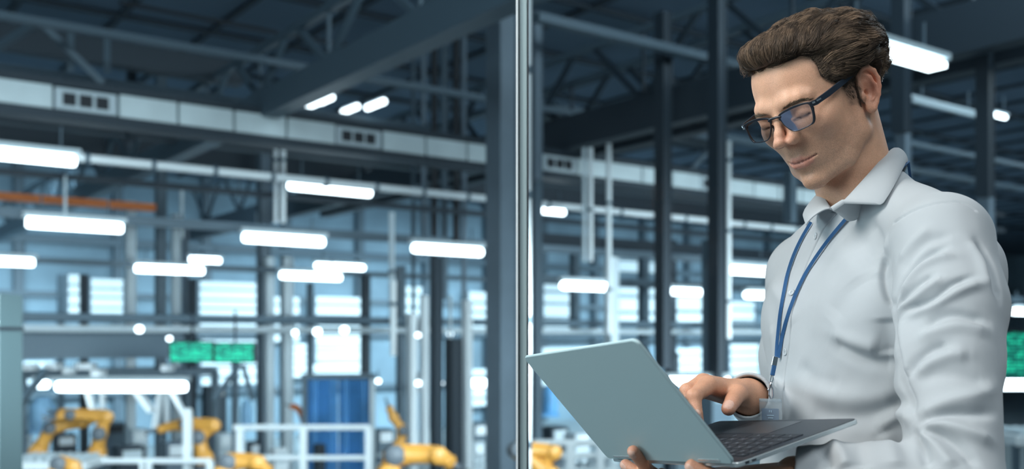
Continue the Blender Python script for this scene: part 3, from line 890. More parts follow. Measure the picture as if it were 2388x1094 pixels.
def face(p):
    """head without hair, millimetres"""
    q = sym(p)
    d = skull(p)
    # temples, sockets, brow
    d = smax(d, -ell(q, (66, 92, 42), (36, 25, 32)), 16)
    d = smin(d, chain(q, [(93, 7, 31), (92, 22, 33), (86, 36, 33), (80, 43, 31)], [7.5, 8, 6.5, 4], 6), 13)
    d = smax(d, -ell(q, (100, 34, 13), (15, 17, 10)), 9)
    d = smax(d, -ell(q, (104, 17, 13), (11, 7, 9)), 7)
    # eye lids over the ball, looking down
    EB = (80, 32, 12)
    ball = ell(q, EB, (13.8, 14.4, 13.6))
    d = smin(d, ball, 5)
    d = smin(d, chain(q, [(86, 18, 23), (91, 30, 25.0), (85, 43, 22)], [3, 3.6, 3], 2), 8)   # fold above the lid
    slit = cap(q, (93, 20, 5.0), (87, 45, 6.0), 1.4)
    d = smax(d, -smax(slit, -(ell(q, EB, (12.2, 12.4, 12.2))), 0.8), 0.8)
    d = smin(d, chain(q, [(88, 22, -3), (86, 34, -5), (80, 44, -1)], [4, 5, 4], 2), 9)       # soft lower lid
    # nose
    nose = chain(p, [(94, 0, 24), (102, 0, 10), (110.5, 0, -6), (115.5, 0, -16)], [6.5, 5.8, 6.0, 7.2], 5)
    nose = smin(nose, chain(q, [(86, 10, 14), (92, 11, -2), (98, 12, -16)], [6, 7, 8], 5), 8)
    nose = smin(nose, ell(q, (102.5, 12.0, -20.0), (10.5, 6.4, 6.8)), 7)
    nose = smin(nose, ell(q, (115.5, 2.6, -17.0), (6.5, 4.4, 5.6)), 5)
    d = smin(d, nose, 6)
    d = smax(d, -ell(q, (107, 9.2, -26.8), (7.0, 4.6, 4.2)), 1.2)
    # wing crease
    d = smax(d, -chain(q, [(101, 21.5, -11), (95, 22, -19), (93, 20.5, -27)], [1.0, 1.5, 1.1], 1), 2.5)
    # cheek fold
    d = smax(d, -chain(q, [(94, 24, -31), (86, 32, -44)], [0.8, 0.8], 2), 7)
    # lips
    m5 = np.array((-3.0, 0, -6.5))
    qm = q - m5; pm = p - m5
    up = chain(qm, [(95.0, 0, -44.6), (93.3, 6, -43.8), (87.5, 15, -45.5), (81, 22, -47.0)], [3.5, 3.6, 2.8, 1.5], 2)
    lo_ = chain(qm, [(93.4, 0, -52.6), (91.5, 8, -52.6), (86.5, 16, -50.8), (81, 21.5, -48.2)], [4.9, 4.7, 3.6, 1.6], 2)
    d = smin(d, up, 3); d = smin(d, lo_, 3.5)
    d = smax(d, -chain(qm, [(100.0, 0, -48.4), (97.3, 8, -47.9), (91, 17, -47.6), (83, 25, -45.6)], [1.5, 1.6, 1.5, 1.5], 1), 1.5)
    d = smax(d, -ell(pm, (100, 0, -66), (12, 16, 5)), 8)                      # crease under the lip
    d = smax(d, -chain(pm, [(110.5, 0, -28), (103, 0, -38)], [2.0, 2.4]), 3.5)    # philtrum
    # ears
    d = smin(d, ear(q), 4)
    d = smax(d, -ell(q, (-4, 79, 0), (3.0, 9, 4.5)), 2)
    return d

def neck(w):
    a = h2w((-34, 0, -6))
    d = cap(w, a, NECK_BASE, 0.055, 0.057)
    for s in (1, -1):
        d = smin(d, cap(w, h2w((-20, 52 * s, -22)), NECK_BASE + np.array([-0.034, -0.012 - 0.010 * s, -0.02]), 0.014, 0.009), 0.02)
    d = smin(d, ell(w, NECK_BASE + np.array([-0.040, -0.018, 0.050]), (0.018, 0.018, 0.028)), 0.03)
    return d

def head_sdf(w):
    return smin(face(w2h(w)) / 1000.0, neck(w), 0.014)

def bump(q, c, r):
    d = (q - np.array(c, float)) / np.array(r, float)
    return np.exp(-(d * d).sum(1))

SKIN = np.array([0.78, 0.45, 0.295])
def skin_color(V):
    p = w2h(V); q = sym(p)
    C = np.tile(SKIN, (len(V), 1))
    def blend(w, col):
        nonlocal C
        w = np.clip(w, 0, 1)[:, None]
        C = C * (1 - w) + np.array(col) * w
    blend(0.55 * bump(q, (112, 6, -14), (14, 16, 14)), (0.62, 0.25, 0.17))
    blend(0.40 * bump(q, (80, 42, -10), (28, 24, 20)), (0.64, 0.32, 0.21))
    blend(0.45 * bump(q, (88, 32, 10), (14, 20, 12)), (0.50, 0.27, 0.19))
    blend(0.85 * bump(q, (-10, 88, 5), (30, 18, 40)), (0.74, 0.30, 0.19))
    blend(0.6 * bump(q, (-8, 82, 2), (8, 9, 10)), (0.30, 0.12, 0.08))  # ear hollow: its shade deepened in the skin colour
    # beard shadow
    jawm = 1 / (1 + np.exp((q[:, 2] + 30 - 0.10 * (60 - q[:, 0])) / 5.5))
    front = 1 / (1 + np.exp(-(q[:, 0] - 8) / 7.0))
    mou = 1 - bump(q, (94, 0, -54), (16, 22, 7))
    sb = jawm * front * mou
    sb = np.maximum(sb, bump(q, (14, 74, 8), (8, 14, 26)) * 1.0)
    ns = 0.75 + 0.35 * vnoise(p, 0.25)
    blend(0.26 * sb * ns * (0.25 + 0.75 * sstep(6, 1, face(p))), (0.27, 0.185, 0.135))
    mus = bump(q, (98, 12, -40), (14, 16, 6.5))
    blend(0.35 * mus, (0.20, 0.12, 0.08))
    # lips
    qm = q - np.array((-3.0, 0, -6.5))
    up = chain(qm, [(95.0, 0, -44.8), (93.3, 6, -44.0), (87.5, 15, -45.8), (82, 21.5, -47.2)], [3.4, 3.4, 2.7, 1.2], 2)
    lo_ = chain(qm, [(93.4, 0, -52.4), (91.5, 8, -52.4), (86.5, 16, -50.7), (82, 20.5, -48.2)], [4.7, 4.5, 3.4, 1.2], 2)
    lip = 1 / (1 + np.exp((np.minimum(up, lo_) - 0.7) / 0.6))
    blend(0.8 * lip, (0.70, 0.25, 0.21))
    slit = chain(qm, [(96.5, 0, -48.4), (94.3, 8, -47.9), (88, 17, -47.6), (80.5, 24, -46.2)], [1.2, 1.2, 1.1, 1.0], 1)
    blend(0.75 * (slit < 0.5), (0.15, 0.05, 0.04))
    lash = cap(q, (94, 20, 5.6), (88, 45, 6.8), 1.4)
    blend(0.8 * (1 / (1 + np.exp((lash - 0.8) / 0.5))), (0.05, 0.03, 0.025))
    nos = ell(q, (106.5, 9.0, -26.0), (7.5, 4.2, 4.8))
    blend(0.85 / (1 + np.exp((nos - 0.2) / 0.5)), (0.10, 0.04, 0.03))  # nostril shade put into the skin colour
    # short hair roots and shadow of shaved hair around the hair line
    m = hair_mask(p)
    rt = sstep(-5, 3, m) * (skull(p) < 6)
    blend(0.75 * rt * (0.8 + 0.3 * vnoise(p, 0.3)), (0.17, 0.115, 0.08))
    global BEARD
    BEARD = np.clip(sb * 1.0 + 0.8 * mus, 0, 1) * sstep(5, 1, face(p))
    return C

def skin_material():
    m, t, p = nt('skin')
    at_ = t.nodes.new('ShaderNodeVertexColor'); at_.layer_name = 'skin'
    tc = t.nodes.new('ShaderNodeTexCoord')
    n = t.nodes.new('ShaderNodeTexNoise'); n.inputs['Scale'].default_value = 900; n.inputs['Detail'].default_value = 2
    n2 = t.nodes.new('ShaderNodeTexNoise'); n2.inputs['Scale'].default_value = 45; n2.inputs['Detail'].default_value = 3
    t.links.new(tc.outputs['Object'], n.inputs['Vector']); t.links.new(tc.outputs['Object'], n2.inputs['Vector'])
    mx = t.nodes.new('ShaderNodeMixRGB'); mx.blend_type = 'MULTIPLY'; mx.inputs['Fac'].default_value = 0.22
    r = t.nodes.new('ShaderNodeValToRGB'); r.color_ramp.elements[0].color = (0.6, 0.5, 0.45, 1); r.color_ramp.elements[0].position = .35; r.color_ramp.elements[1].position = .6
    t.links.new(n2.outputs['Fac'], r.inputs['Fac'])
    t.links.new(at_.outputs['Color'], mx.inputs['Color1']); t.links.new(r.outputs['Color'], mx.inputs['Color2'])
    mx2 = t.nodes.new('ShaderNodeMixRGB'); mx2.blend_type = 'MULTIPLY'; mx2.inputs['Fac'].default_value = 0.25
    r2 = t.nodes.new('ShaderNodeValToRGB'); r2.color_ramp.elements[0].color = (0.45, 0.4, 0.38, 1); r2.color_ramp.elements[0].position = .38; r2.color_ramp.elements[1].position = .58
    t.links.new(n.outputs['Fac'], r2.inputs['Fac'])
    t.links.new(mx.outputs['Color'], mx2.inputs['Color1']); t.links.new(r2.outputs['Color'], mx2.inputs['Color2'])
    bt = t.nodes.new('ShaderNodeVertexColor'); bt.layer_name = 'beard'
    n3 = t.nodes.new('ShaderNodeTexNoise'); n3.inputs['Scale'].default_value = 1100; n3.inputs['Detail'].default_value = 1
    t.links.new(tc.outputs['Object'], n3.inputs['Vector'])
    r3 = t.nodes.new('ShaderNodeValToRGB'); r3.color_ramp.elements[0].position = .46; r3.color_ramp.elements[1].position = .60
    t.links.new(n3.outputs['Fac'], r3.inputs['Fac'])
    m3 = t.nodes.new('ShaderNodeMath'); m3.operation = 'MULTIPLY'; m4 = t.nodes.new('ShaderNodeMath'); m4.operation = 'MULTIPLY'; m4.inputs[1].default_value = 0.30
    t.links.new(bt.outputs['Color'], m3.inputs[0]); t.links.new(r3.outputs['Color'], m3.inputs[1]); t.links.new(m3.outputs[0], m4.inputs[0])
    mx3 = t.nodes.new('ShaderNodeMixRGB'); mx3.inputs['Color2'].default_value = (0.16, 0.105, 0.075, 1)
    t.links.new(m4.outputs[0], mx3.inputs['Fac']); t.links.new(mx2.outputs['Color'], mx3.inputs['Color1'])
    t.links.new(mx3.outputs['Color'], p.inputs['Base Color'])
    p.inputs['Roughness'].default_value = 0.47
    p.inputs['Specular IOR Level'].default_value = 0.45
    p.inputs['Subsurface Weight'].default_value = 0.12
    p.inputs['Subsurface Radius'].default_value = (1.0, 0.35, 0.2)
    p.inputs['Subsurface Scale'].default_value = 0.006
    b = t.nodes.new('ShaderNodeBump'); b.inputs['Strength'].default_value = 0.25; b.inputs['Distance'].default_value = 0.0006
    t.links.new(n.outputs['Fac'], b.inputs['Height']); t.links.new(b.outputs['Normal'], p.inputs['Normal'])
    return m
M_SKIN = skin_material()
# ------------------------------------------------------------------ hair, brows, glasses
def sstep(a, b, x):
    t = np.clip((x - a) / (b - a), 0, 1)
    return t * t * (3 - 2 * t)

def hair_mask(p):
    """>0 inside the haired part of the scalp, mm"""
    x, y, z = p[:, 0], np.abs(p[:, 1]), p[:, 2]
    fx = np.interp(z, [-12, -8, 14, 24, 36, 48, 84, 92, 100], [8, 20, 30, 34, 46, 60, 62, 80, 130])
    front = fx - x - np.where(p[:, 1] < 0, 24 * sstep(94, 80, z), 0)
    top = z - (89 - 0.10 * np.maximum(y - 38, 0) - (y > 42) * 0)
    crown = np.where(z > 84, np.maximum(top, np.where(y > 45, front, top)), front)
    a = np.where(z > 80, np.minimum(crown, 30), front)
    # lower edge: side burn, round the ear, nape
    lowz = np.interp(x, [-95, -60, -42, -36, -30, 4, 8, 30], [-82, -66, -38, -10, 28, 28, -10, -10])
    b = z - lowz
    # ear region
    return np.minimum(a, b)

def hair_thick(p):
    x, y, z = p[:, 0], np.abs(p[:, 1]), p[:, 2]
    T = 3.0 + 22 * sstep(22, 62, z) - 18 * sstep(95, 132, z)
    T = np.where(x < -20, np.maximum(T, 3 + 20 * sstep(-28, 35, z) * (1 - 0.75 * sstep(80, 118, z))), T)
    side = sstep(70, 20, x)
    T = T * (0.45 + 0.55 * side)
    T = T * (1 - 0.8 * sstep(15, 58, x) * sstep(92, 78, z))
    # near the side burns keep it short
    T = np.where((x > -34) & (z < 45), np.minimum(T, -0.6 + 3 * sstep(14, 28, z) + 12 * sstep(26, 48, z)), T)
    return T

def comb(p):
    """direction the hair is combed in"""
    x, z = p[:, 0], p[:, 2]
    up = np.interp(x, [-100, -60, -20, 20, 50, 85, 110], [-1.6, -0.9, -0.35, 0.05, 0.55, 1.6, 2.6])
    side = sstep(34, 60, np.abs(p[:, 1])) * sstep(112, 84, z)
    up = up * (1 - side) + side * np.interp(x, [-90, -40, 20, 60], [-1.0, -0.5, -0.1, 0.25])
    sy = np.sign(p[:, 1]) * 0.10
    d = np.stack([-np.ones(len(p)), sy, up], 1)
    d[:, 2] += 0.45 * vnoise(p, 0.022)
    d[:, 1] += 0.35 * vnoise(p + 50, 0.035)
    return d / nrm(d)[:, None]

def hair_sdf(p):
    d = skull(p)
    m = hair_mask(p)
    t = hair_thick(p) * sstep(-2, 16, m) + (-2.5) * (1 - sstep(-2, 5, m))
    h = d - t
    # quiff over the brow
    q = ell(p, (46, 4, 100), (50, 52, 31))
    q2 = ell(p, (69, -8, 106), (26, 38, 21))
    qq = smin(q, q2, 12)
    qq = smax(qq, (90 + 0.0022 * p[:, 1] ** 2) - p[:, 2] - 0.10 * (p[:, 0] - 85) + np.maximum(0, p[:, 0] - 92) * 0.15, 5)
    h = smin(h, qq, 9)
    h = smin(h, ell(p, (-44, 0, 62), (68, 86, 56)), 12)
    h = np.where(m < -1.5, np.maximum(h, np.minimum(-m * 0.6, qq)), h)
    # combed close to the head on his right side
    lim = np.interp(p[:, 0], [-60, -20, 5, 30, 60], [92, 82, 72, 66, 58]) + 26 * sstep(86, 104, p[:, 2])
    h = smax(h, -p[:, 1] - lim, 6)
    # locks: furrows along the combing
    u = p[:, 2] * 0.9 + p[:, 0] * 0.35
    w = np.stack([p[:, 0] * 0.018, p[:, 1] * 0.05, u * 0.085 + 0.8 * vnoise(p, 0.02)], 1)
    amp = 3.6 * sstep(5, 20, m) + 0.2
    h = h - amp * (vnoise(w, 1.0) * 0.8 + 0.45 * vnoise(w + 9, 2.3))
    return h

def strand_mesh(paths, radii, cols, sides=3):
    """paths (n,k,3) world metres, radii (n,k) , cols (n,3)"""
    n, k, _ = paths.shape
    T = np.gradient(paths, axis=1); T /= nrm(T)[..., None] + 1e-12
    ref = np.array([0.3, 0.5, 0.81])
    U = np.cross(T, ref); U /= nrm(U)[..., None] + 1e-12
    W = np.cross(T, U)
    V = np.empty((n, k, sides, 3))
    for s in range(sides):
        a = 2 * math.pi * s / sides
        V[:, :, s] = paths + (U * math.cos(a) + W * math.sin(a)) * radii[..., None]
    idx = np.arange(n * k * sides).reshape(n, k, sides)
    F = []
    for s in range(sides):
        s2 = (s + 1) % sides
        F.append(np.stack([idx[:, :-1, s], idx[:, :-1, s2], idx[:, 1:, s2], idx[:, 1:, s]], -1).reshape(-1, 4))
    C = np.repeat(cols, k * sides, 0)
    return V.reshape(-1, 3), np.concatenate(F), C

def hair_material():
    m, t, p = nt('hair_brown')
    a = t.nodes.new('ShaderNodeVertexColor'); a.layer_name = 'hair'
    t.links.new(a.outputs['Color'], p.inputs['Base Color'])
    p.inputs['Roughness'].default_value = 0.48
    p.inputs['Specular IOR Level'].default_value = 0.28
    return m

def make_hair(parent):
    rng = np.random.default_rng(3)
    V, F = polygonise(hair_sdf, (-135, -105, -95), (135, 105, 175), 2.2, margin=1.6, project=1)
    C = np.tile(np.array([0.060, 0.043, 0.033]), (len(V), 1))
    # --- strands on the mass
    g, _ = grad(hair_sdf, V, 1.0)
    m = hair_mask(V)
    ok = (m > 0) | (V[:, 0] > 70)
    ok &= skull(V) > 0.5
    ids = np.flatnonzero(ok)
    nc, per, K = 1450, 24, 11
    seeds = V[rng.choice(ids, nc)]
    near_edge = ids[(hair_mask(V[ids]) < 7) & (V[ids, 1] > 20) & (V[ids, 0] > 0)]
    seeds[:230] = V[rng.choice(near_edge, 230)]
    front_ = ids[V[ids, 0] > 62]
    seeds[230:520] = V[rng.choice(front_, 290)]
    L = rng.uniform(34, 74, nc)
    mm = np.minimum(hair_mask(seeds), 25)
    L = L * np.interp(hair_thick(seeds), [2, 6, 14], [0.18, 0.5, 1.0])
    L = np.where(seeds[:, 0] > 70, np.minimum(L, 55), L)
    smooth = lambda P: hair_sdf(P)
    path = np.empty((nc, K, 3)); P = seeds - comb(seeds) * np.clip(np.where(seeds[:, 0] > 45, np.minimum(mm - 1, 3), mm - 1), 0, 0.4 * L)[:, None]
    N0 = None
    for k in range(K):
        for _ in range(2):
            gg, v = grad(smooth, P, 1.0)
            gn = gg / (nrm(gg)[:, None] + 1e-9)
            P = P - gn * np.clip(v, -6, 6)[:, None] * 0.8
        path[:, k] = P + gn * 0.6
        D = comb(P); D = D - gn * (D * gn).sum(1)[:, None]; D /= nrm(D)[:, None] + 1e-9
        P = P + D * (L / (K - 1))[:, None]
    path[:, 1:-1] = (path[:, :-2] + 2 * path[:, 1:-1] + path[:, 2:]) / 4
    s = np.linspace(0, 1, K)
    T = np.gradient(path, axis=1); T /= nrm(T)[..., None] + 1e-9
    Gn = np.empty_like(path)
    for k in range(K):
        gg, _ = grad(smooth, path[:, k], 1.0); Gn[:, k] = gg / (nrm(gg)[:, None] + 1e-9)
    B = np.cross(T, Gn)
    wid = np.interp(hair_thick(seeds), [2, 14], [3.0, 3.8])
    off = rng.normal(0, 1, (nc, per, 2))
    conv = (1 - 0.75 * s ** 1.5)
    paths = np.repeat(path[:, None], per, 1)
    arch = np.sin(np.pi * s) * 1.8
    lift = rng.uniform(-0.8, 2.6, nc)[:, None, None, None]
    thin = np.interp(hair_thick(seeds), [2, 10], [0.3, 1.0])[:, None, None, None]
    paths = paths + B[:, None] * (off[..., 0, None, None] * wid[:, None, None, None] * conv[None, None, :, None])
    paths = paths + Gn[:, None] * ((np.abs(off[..., 1, None, None]) * 1.6 * conv[None, None, :, None] + (arch * 1.0)[None, None, :, None] * (0.5 + lift) - 0.9) * thin)
    paths = paths + rng.normal(0, 0.22, paths.shape)
    paths = paths.reshape(-1, K, 3)
    rad = np.tile(0.24 * np.minimum(1, 3.2 * (1 - s)) * np.minimum(1, 0.4 + 4 * s), (len(paths), 1)) * rng.uniform(0.6, 1.15, (len(paths), 1))
    cl = rng.uniform(0, 1, nc)[:, None] ** 1.6 * 0.8 + rng.uniform(0, 1, (nc, per)) * 0.2
    cl = cl.reshape(-1, 1) ** 1.5
    cols = np.array([0.060, 0.044, 0.033]) * (1 - cl) + np.array([0.33, 0.225, 0.148]) * cl
    V2, F2, C2 = strand_mesh(paths, rad, cols)
    # --- short fuzz at the side burns and nape
    short = np.flatnonzero((hair_mask(V) > -3) & (hair_thick(V) < 9) & ok)
    sd = V[rng.choice(short, 2600)]
    k2 = 4
    D = comb(sd); gg, v = grad(hair_sdf, sd, 1.0); gn = gg / nrm(gg)[:, None]
    D[:, 2] -= 1.2 * (sd[:, 2] < 20); D = D - gn * (D * gn).sum(1)[:, None]; D /= nrm(D)[:, None]
    ln = rng.uniform(4, 9, len(sd))
    fz = sd[:, None] + D[:, None] * (np.linspace(0, 1, k2)[None, :, None] * ln[:, None, None]) + gn[:, None] * (np.linspace(-0.6, 0.9, k2)[None, :, None]) + rng.normal(0, .3, (len(sd), 1, 3))
    V3, F3, C3 = strand_mesh(fz, np.tile([.2, .2, .16, .03], (len(sd), 1)), np.tile([0.10, 0.07, 0.05], (len(sd), 1)) * rng.uniform(.5, 1.6, (len(sd), 1)))
    # side burns rooted in the skin
    n = 1500
    z = -14 + 42 * rng.uniform(0, 1, n) ** 0.8
    q = np.stack([rng.uniform(1, 6, n) + (np.interp(z, [-14, 0, 28], [14, 26, 34]) - 4) * rng.uniform(0, 1, n), np.where(rng.uniform(0, 1, n) < .5, -1, 1) * 72.0, z], 1)
    for _ in range(5):
        gg, v = grad(face, q, 0.5); q = q - gg / nrm(gg)[:, None] * v[:, None]
    gg, v = grad(face, q, 0.5); gn = gg / nrm(gg)[:, None]
    okq = np.abs(v) < 0.8; q = q[okq]; gn = gn[okq]
    D = np.tile(np.array([-0.35, 0, -1.0]), (len(q), 1)) + rng.normal(0, .15, (len(q), 3)); D -= gn * (D * gn).sum(1)[:, None]; D /= nrm(D)[:, None]
    ln = rng.uniform(3, 6.5, len(q))
    sb_ = q[:, None] + D[:, None] * (np.linspace(0, 1, 4)[None, :, None] * ln[:, None, None]) + gn[:, None] * np.linspace(-0.3, 0.7, 4)[None, :, None]
    V4, F4, C4 = strand_mesh(sb_, np.tile([.15, .14, .11, .03], (len(q), 1)), np.tile([0.10, 0.07, 0.052], (len(q), 1)) * rng.uniform(.6, 1.5, (len(q), 1)))
    F3 = np.concatenate([F3, F4 + len(V3)]); V3 = np.concatenate([V3, V4]); C3 = np.concatenate([C3, C4])
    Va = np.concatenate([V, V2, V3]); Ca = np.concatenate([C, C2, C3])
    Fa = np.concatenate([F, F2 + len(V), F3 + len(V) + len(V2)])
    me = mesh_from(h2w(Va), Fa, 'hair')
    color_attr(me, 'hair', Ca)
    o = link('hair', me, M_HAIR, parent, True)
    # --- brows
    for sgn in (1, -1):
        n = 230
        t = rng.uniform(0, 1, n) ** 0.9
        c = np.stack([np.interp(t, [0, .5, 1], [103, 97, 82]), np.interp(t, [0, .5, 1], [14, 36, 51]), np.interp(t, [0, .2, .6, 1], [24, 27, 28.5, 24.5])], 1)
        w = np.interp(t, [0, .25, .6, 1], [1.8, 2.2, 1.8, 0.6])
        c[:, 2] += rng.uniform(-1, 1, n) * w
        d = np.stack([-0.25 - 0.5 * t, 0.75 + 0 * t, 0.75 - 1.1 * t], 1) + rng.normal(0, .12, (n, 3)); d /= nrm(d)[:, None]
        c[:, 1] *= sgn; d[:, 1] *= sgn
        pts = []
        for kk in range(4):
            q = c + d * (kk * 2.3)
            for _ in range(3):
                gg, v = grad(face, q, 0.5); q = q - (gg / nrm(gg)[:, None]) * v[:, None]
            gg, v = grad(face, q, 0.5)
            pts.append(q + gg / nrm(gg)[:, None] * (0.1 + 0.35 * kk))
        Vb, Fb, Cb = strand_mesh(np.stack(pts, 1), np.tile([.22, .2, .14, .04], (n, 1)), np.tile([0.17, 0.12, 0.08], (n, 1)) * rng.uniform(.5, 1.8, (n, 1)))
        me = mesh_from(h2w(Vb), Fb, 'eyebrow'); color_attr(me, 'hair', Cb)
        link('eyebrow', me, M_HAIR, parent, True)
    return o

M_HAIR = hair_material()

def make_glasses():
    """spectacles resting on the nose and ears"""
    M_FR = mat('frame_black', (0.012, 0.016, 0.024), rough=0.28, spec=0.6)
    M_ARM = mat('arm_dark_blue', (0.012, 0.022, 0.038), rough=0.5)
    M_SIL = mat('hinge_steel', (0.75, 0.77, 0.8), rough=0.25, metal=1)
    g, t, p = nt('lens_glass')
    out = t.nodes['Material Output']
    tr = t.nodes.new('ShaderNodeBsdfTransparent'); tr.inputs['Color'].default_value = (0.93, 0.95, 0.97, 1)
    gl = t.nodes.new('ShaderNodeBsdfGlossy'); gl.inputs['Roughness'].default_value = 0.03; gl.inputs['Color'].default_value = (0.55, 0.68, 1.0, 1)
    lw = t.nodes.new('ShaderNodeFresnel'); lw.inputs['IOR'].default_value = 1.9
    mx = t.nodes.new('ShaderNodeMixShader')
    t.links.new(lw.outputs['Fac'], mx.inputs['Fac']); t.links.new(tr.outputs[0], mx.inputs[1]); t.links.new(gl.outputs[0], mx.inputs[2])
    t.links.new(mx.outputs[0], out.inputs['Surface'])
    root = empty('eyeglasses', tuple(h2w((105, 0, 15))), label="black rectangular eyeglasses worn by the man, lenses catching a blue glint", cat='glasses')
    fx = lambda y: 107 - 0.0020 * y * y
    # corner-rounded lens outline (y,z)
    base = [(9.5, 17.5), (14, 20.5), (34, 22.5), (54, 22.5), (58.5, 19.5), (58, 8), (55.5, -2.5), (51, -6.5), (40, -8), (27, -8.5), (20.5, -5.5), (14, 3), (10.5, 10)]
    def smooth_loop(P, it=2):
        for _ in range(it):
            Q = []
            for i in range(len(P)):
                a, b = np.array(P[i]), np.array(P[(i + 1) % len(P)])
                Q += [a * .75 + b * .25, a * .25 + b * .75]
            P = Q
        return np.array(P)
    loop = smooth_loop(base)
    cen = loop.mean(0)
    fb = MB()
    def put(y, z, dx): return h2w((fx(y) + dx, y, z))
    lens_loops = []
    for sgn in (1, -1):
        n = len(loop)
        b = len(fb.V)
        for i, (y, z) in enumerate(loop):
            out_ = (loop[i] - cen) / np.linalg.norm(loop[i] - cen)
            wt = 3.4 if z > 12 else (2.6 if y > 50 else 1.5)
            wt = 1.5 + (wt - 1.5) * 1.0
            yo, zo = loop[i] + out_ * wt
            for (yy, zz, dx) in ((y, z, -1.6), (y, z, 1.4), (yo, zo, 1.4), (yo, zo, -1.6)):
                fb.V.append(tuple(put(sgn * yy, zz, dx)))
        for i in range(n):
            j = (i + 1) % n
            for k in range(4):
                k2 = (k + 1) % 4
                f = (b + i * 4 + k, b + j * 4 + k, b + j * 4 + k2, b + i * 4 + k2)
                fb.F.append(f if sgn > 0 else f[::-1])
        lens_loops.append([put(sgn * y, z, 0) for y, z in loop])
    # bridge
    fb.tube([h2w((fx(10), 11, 17)), h2w((109, 5, 18.5)), h2w((109.5, 0, 18.5)), h2w((109, -5, 18.5)), h2w((fx(10), -11, 17))], [0.0022, 0.0020, 0.0019, 0.0020, 0.0022], 8)
    # nose pads
    for s in (1, -1):
        fb.tube([h2w((105, 11.5 * s, 10)), h2w((101, 10.5 * s, 4)), h2w((102, 12 * s, -1))], [0.0016, 0.0022, 0.0012], 8)
    # end pieces
    for s in (1, -1):
        fb.bar(h2w((100.5, 58 * s, 19.5)), h2w((95, 67.5 * s, 19.5)), 0.005, 0.0075, up=HR[:, 2])
    frame = fb.build('lens_frame', M_FR, root, smooth=True, bevel=0.0005)
    for lp in lens_loops:
        mb = MB(); c = np.mean(lp, 0)
        n = len(lp)
        off = HR[:, 0] * 0.0008
        mb.add([tuple(np.array(q) + off) for q in lp] + [tuple(c + off * 2.2)], [(i, (i + 1) % n, n) for i in range(n)])
        mb.build('lens', g, root, smooth=True)
    for s in (1, -1):
        a = MB()
        pts = [(96, 67.5, 20), (70, 70, 23.0), (30, 73, 29.0), (0, 75.5, 34), (-16, 77, 36), (-27, 76.5, 27), (-34, 74, 8)]
        hs = [8.0, 8.5, 8.0, 6.5, 6, 5, 4]
        for i in range(len(pts) - 1):
            pass
        b = len(a.V)
        for (x, y, z), hh in zip(pts, hs):
            for dy, dz in ((-1.4, -hh / 2), (1.4, -hh / 2), (1.4, hh / 2), (-1.4, hh / 2)):
                # blade turned upright to its path
                a.V.append(tuple(h2w((x + (0 if x > -20 else dz * -0.6), (y + dy) * s, z + dz))))
        for i in range(len(pts) - 1):
            for k in range(4):
                k2 = (k + 1) % 4
                f = (b + i * 4 + k, b + i * 4 + k2, b + i * 4 + 4 + k2, b + i * 4 + 4 + k)
                a.F.append(f if s < 0 else f[::-1])
        a.F.append((b, b + 1, b + 2, b + 3)); e = b + 4 * (len(pts) - 1); a.F.append((e + 3, e + 2, e + 1, e))
        arm = a.build('temple_arm', M_ARM, root, bevel=0.0006)
        hg = MB(); hg.bar(h2w((97.5, 68.4 * s, 21)), h2w((90, 70.6 * s, 21.6)), 0.0008, 0.0022, up=HR[:, 2])
        hg.bar(h2w((100.8, 63.2 * s, 20.5)), h2w((98.8, 66.6 * s, 20.5)), 0.0016, 0.0026, up=HR[:, 2])
        hg.build('hinge', M_SIL, arm)
    # keep the parts where they are although the root has a place of its own
    for c in root.children:
        c.matrix_parent_inverse = Matrix.Translation(-Vector(root.location))
    return root
# ------------------------------------------------------------------ body, shirt, hands
ZC = np.array([0, 0, CAMZ])
def B(x, y, z): return np.array([x, y, z + CAMZ], float)
LSIDE = np.array([0.42, -0.9075, 0.0]); FWD = np.array([-0.9075, -0.42, 0.0])
RT = np.stack([FWD, LSIDE, np.array([0, 0, 1.0])], 1)      # columns: forward, left, up
TC = B(0.549, 1.537, 0)

SH_N, EL_N, WR_N = B(0.583, 1.352, 0.132), B(0.526, 1.185, -0.185), B(0.350, 1.238, -0.170)
SH_F, EL_F, WR_F = B(0.492, 1.672, 0.105), B(0.500, 1.790, -0.170), B(0.345, 1.447, -0.085)

def px3(px, py, Y): return np.array(at(px, py, Y))
def torso(w, o=0.0):
    q = (w - TC) @ RT
    q = q - np.array([0, 0, CAMZ]) * 0
    z = q[:, 2]
    q = np.stack([q[:, 0], q[:, 1], z], 1)
    d = ell(q, (-0.008, 0, -0.01), (0.112 + o, 0.176 + o, 0.20 + o))
    d = smin(d, ell(q, (0.024, 0, -0.27), (0.120 + o, 0.160 + o, 0.27 + o)), 0.06)
    d = smin(d, ell(q, (0.038, 0.075, 0.03), (0.070 + o, 0.082 + o, 0.085 + o)), 0.04)
    d = smin(d, ell(q, (0.030, -0.075, 0.03), (0.068 + o, 0.080 + o, 0.085 + o)), 0.04)
    d = smin(d, ell(q, (-0.06, 0, 0.03), (0.085 + o, 0.15 + o, 0.15 + o)), 0.05)
    return d

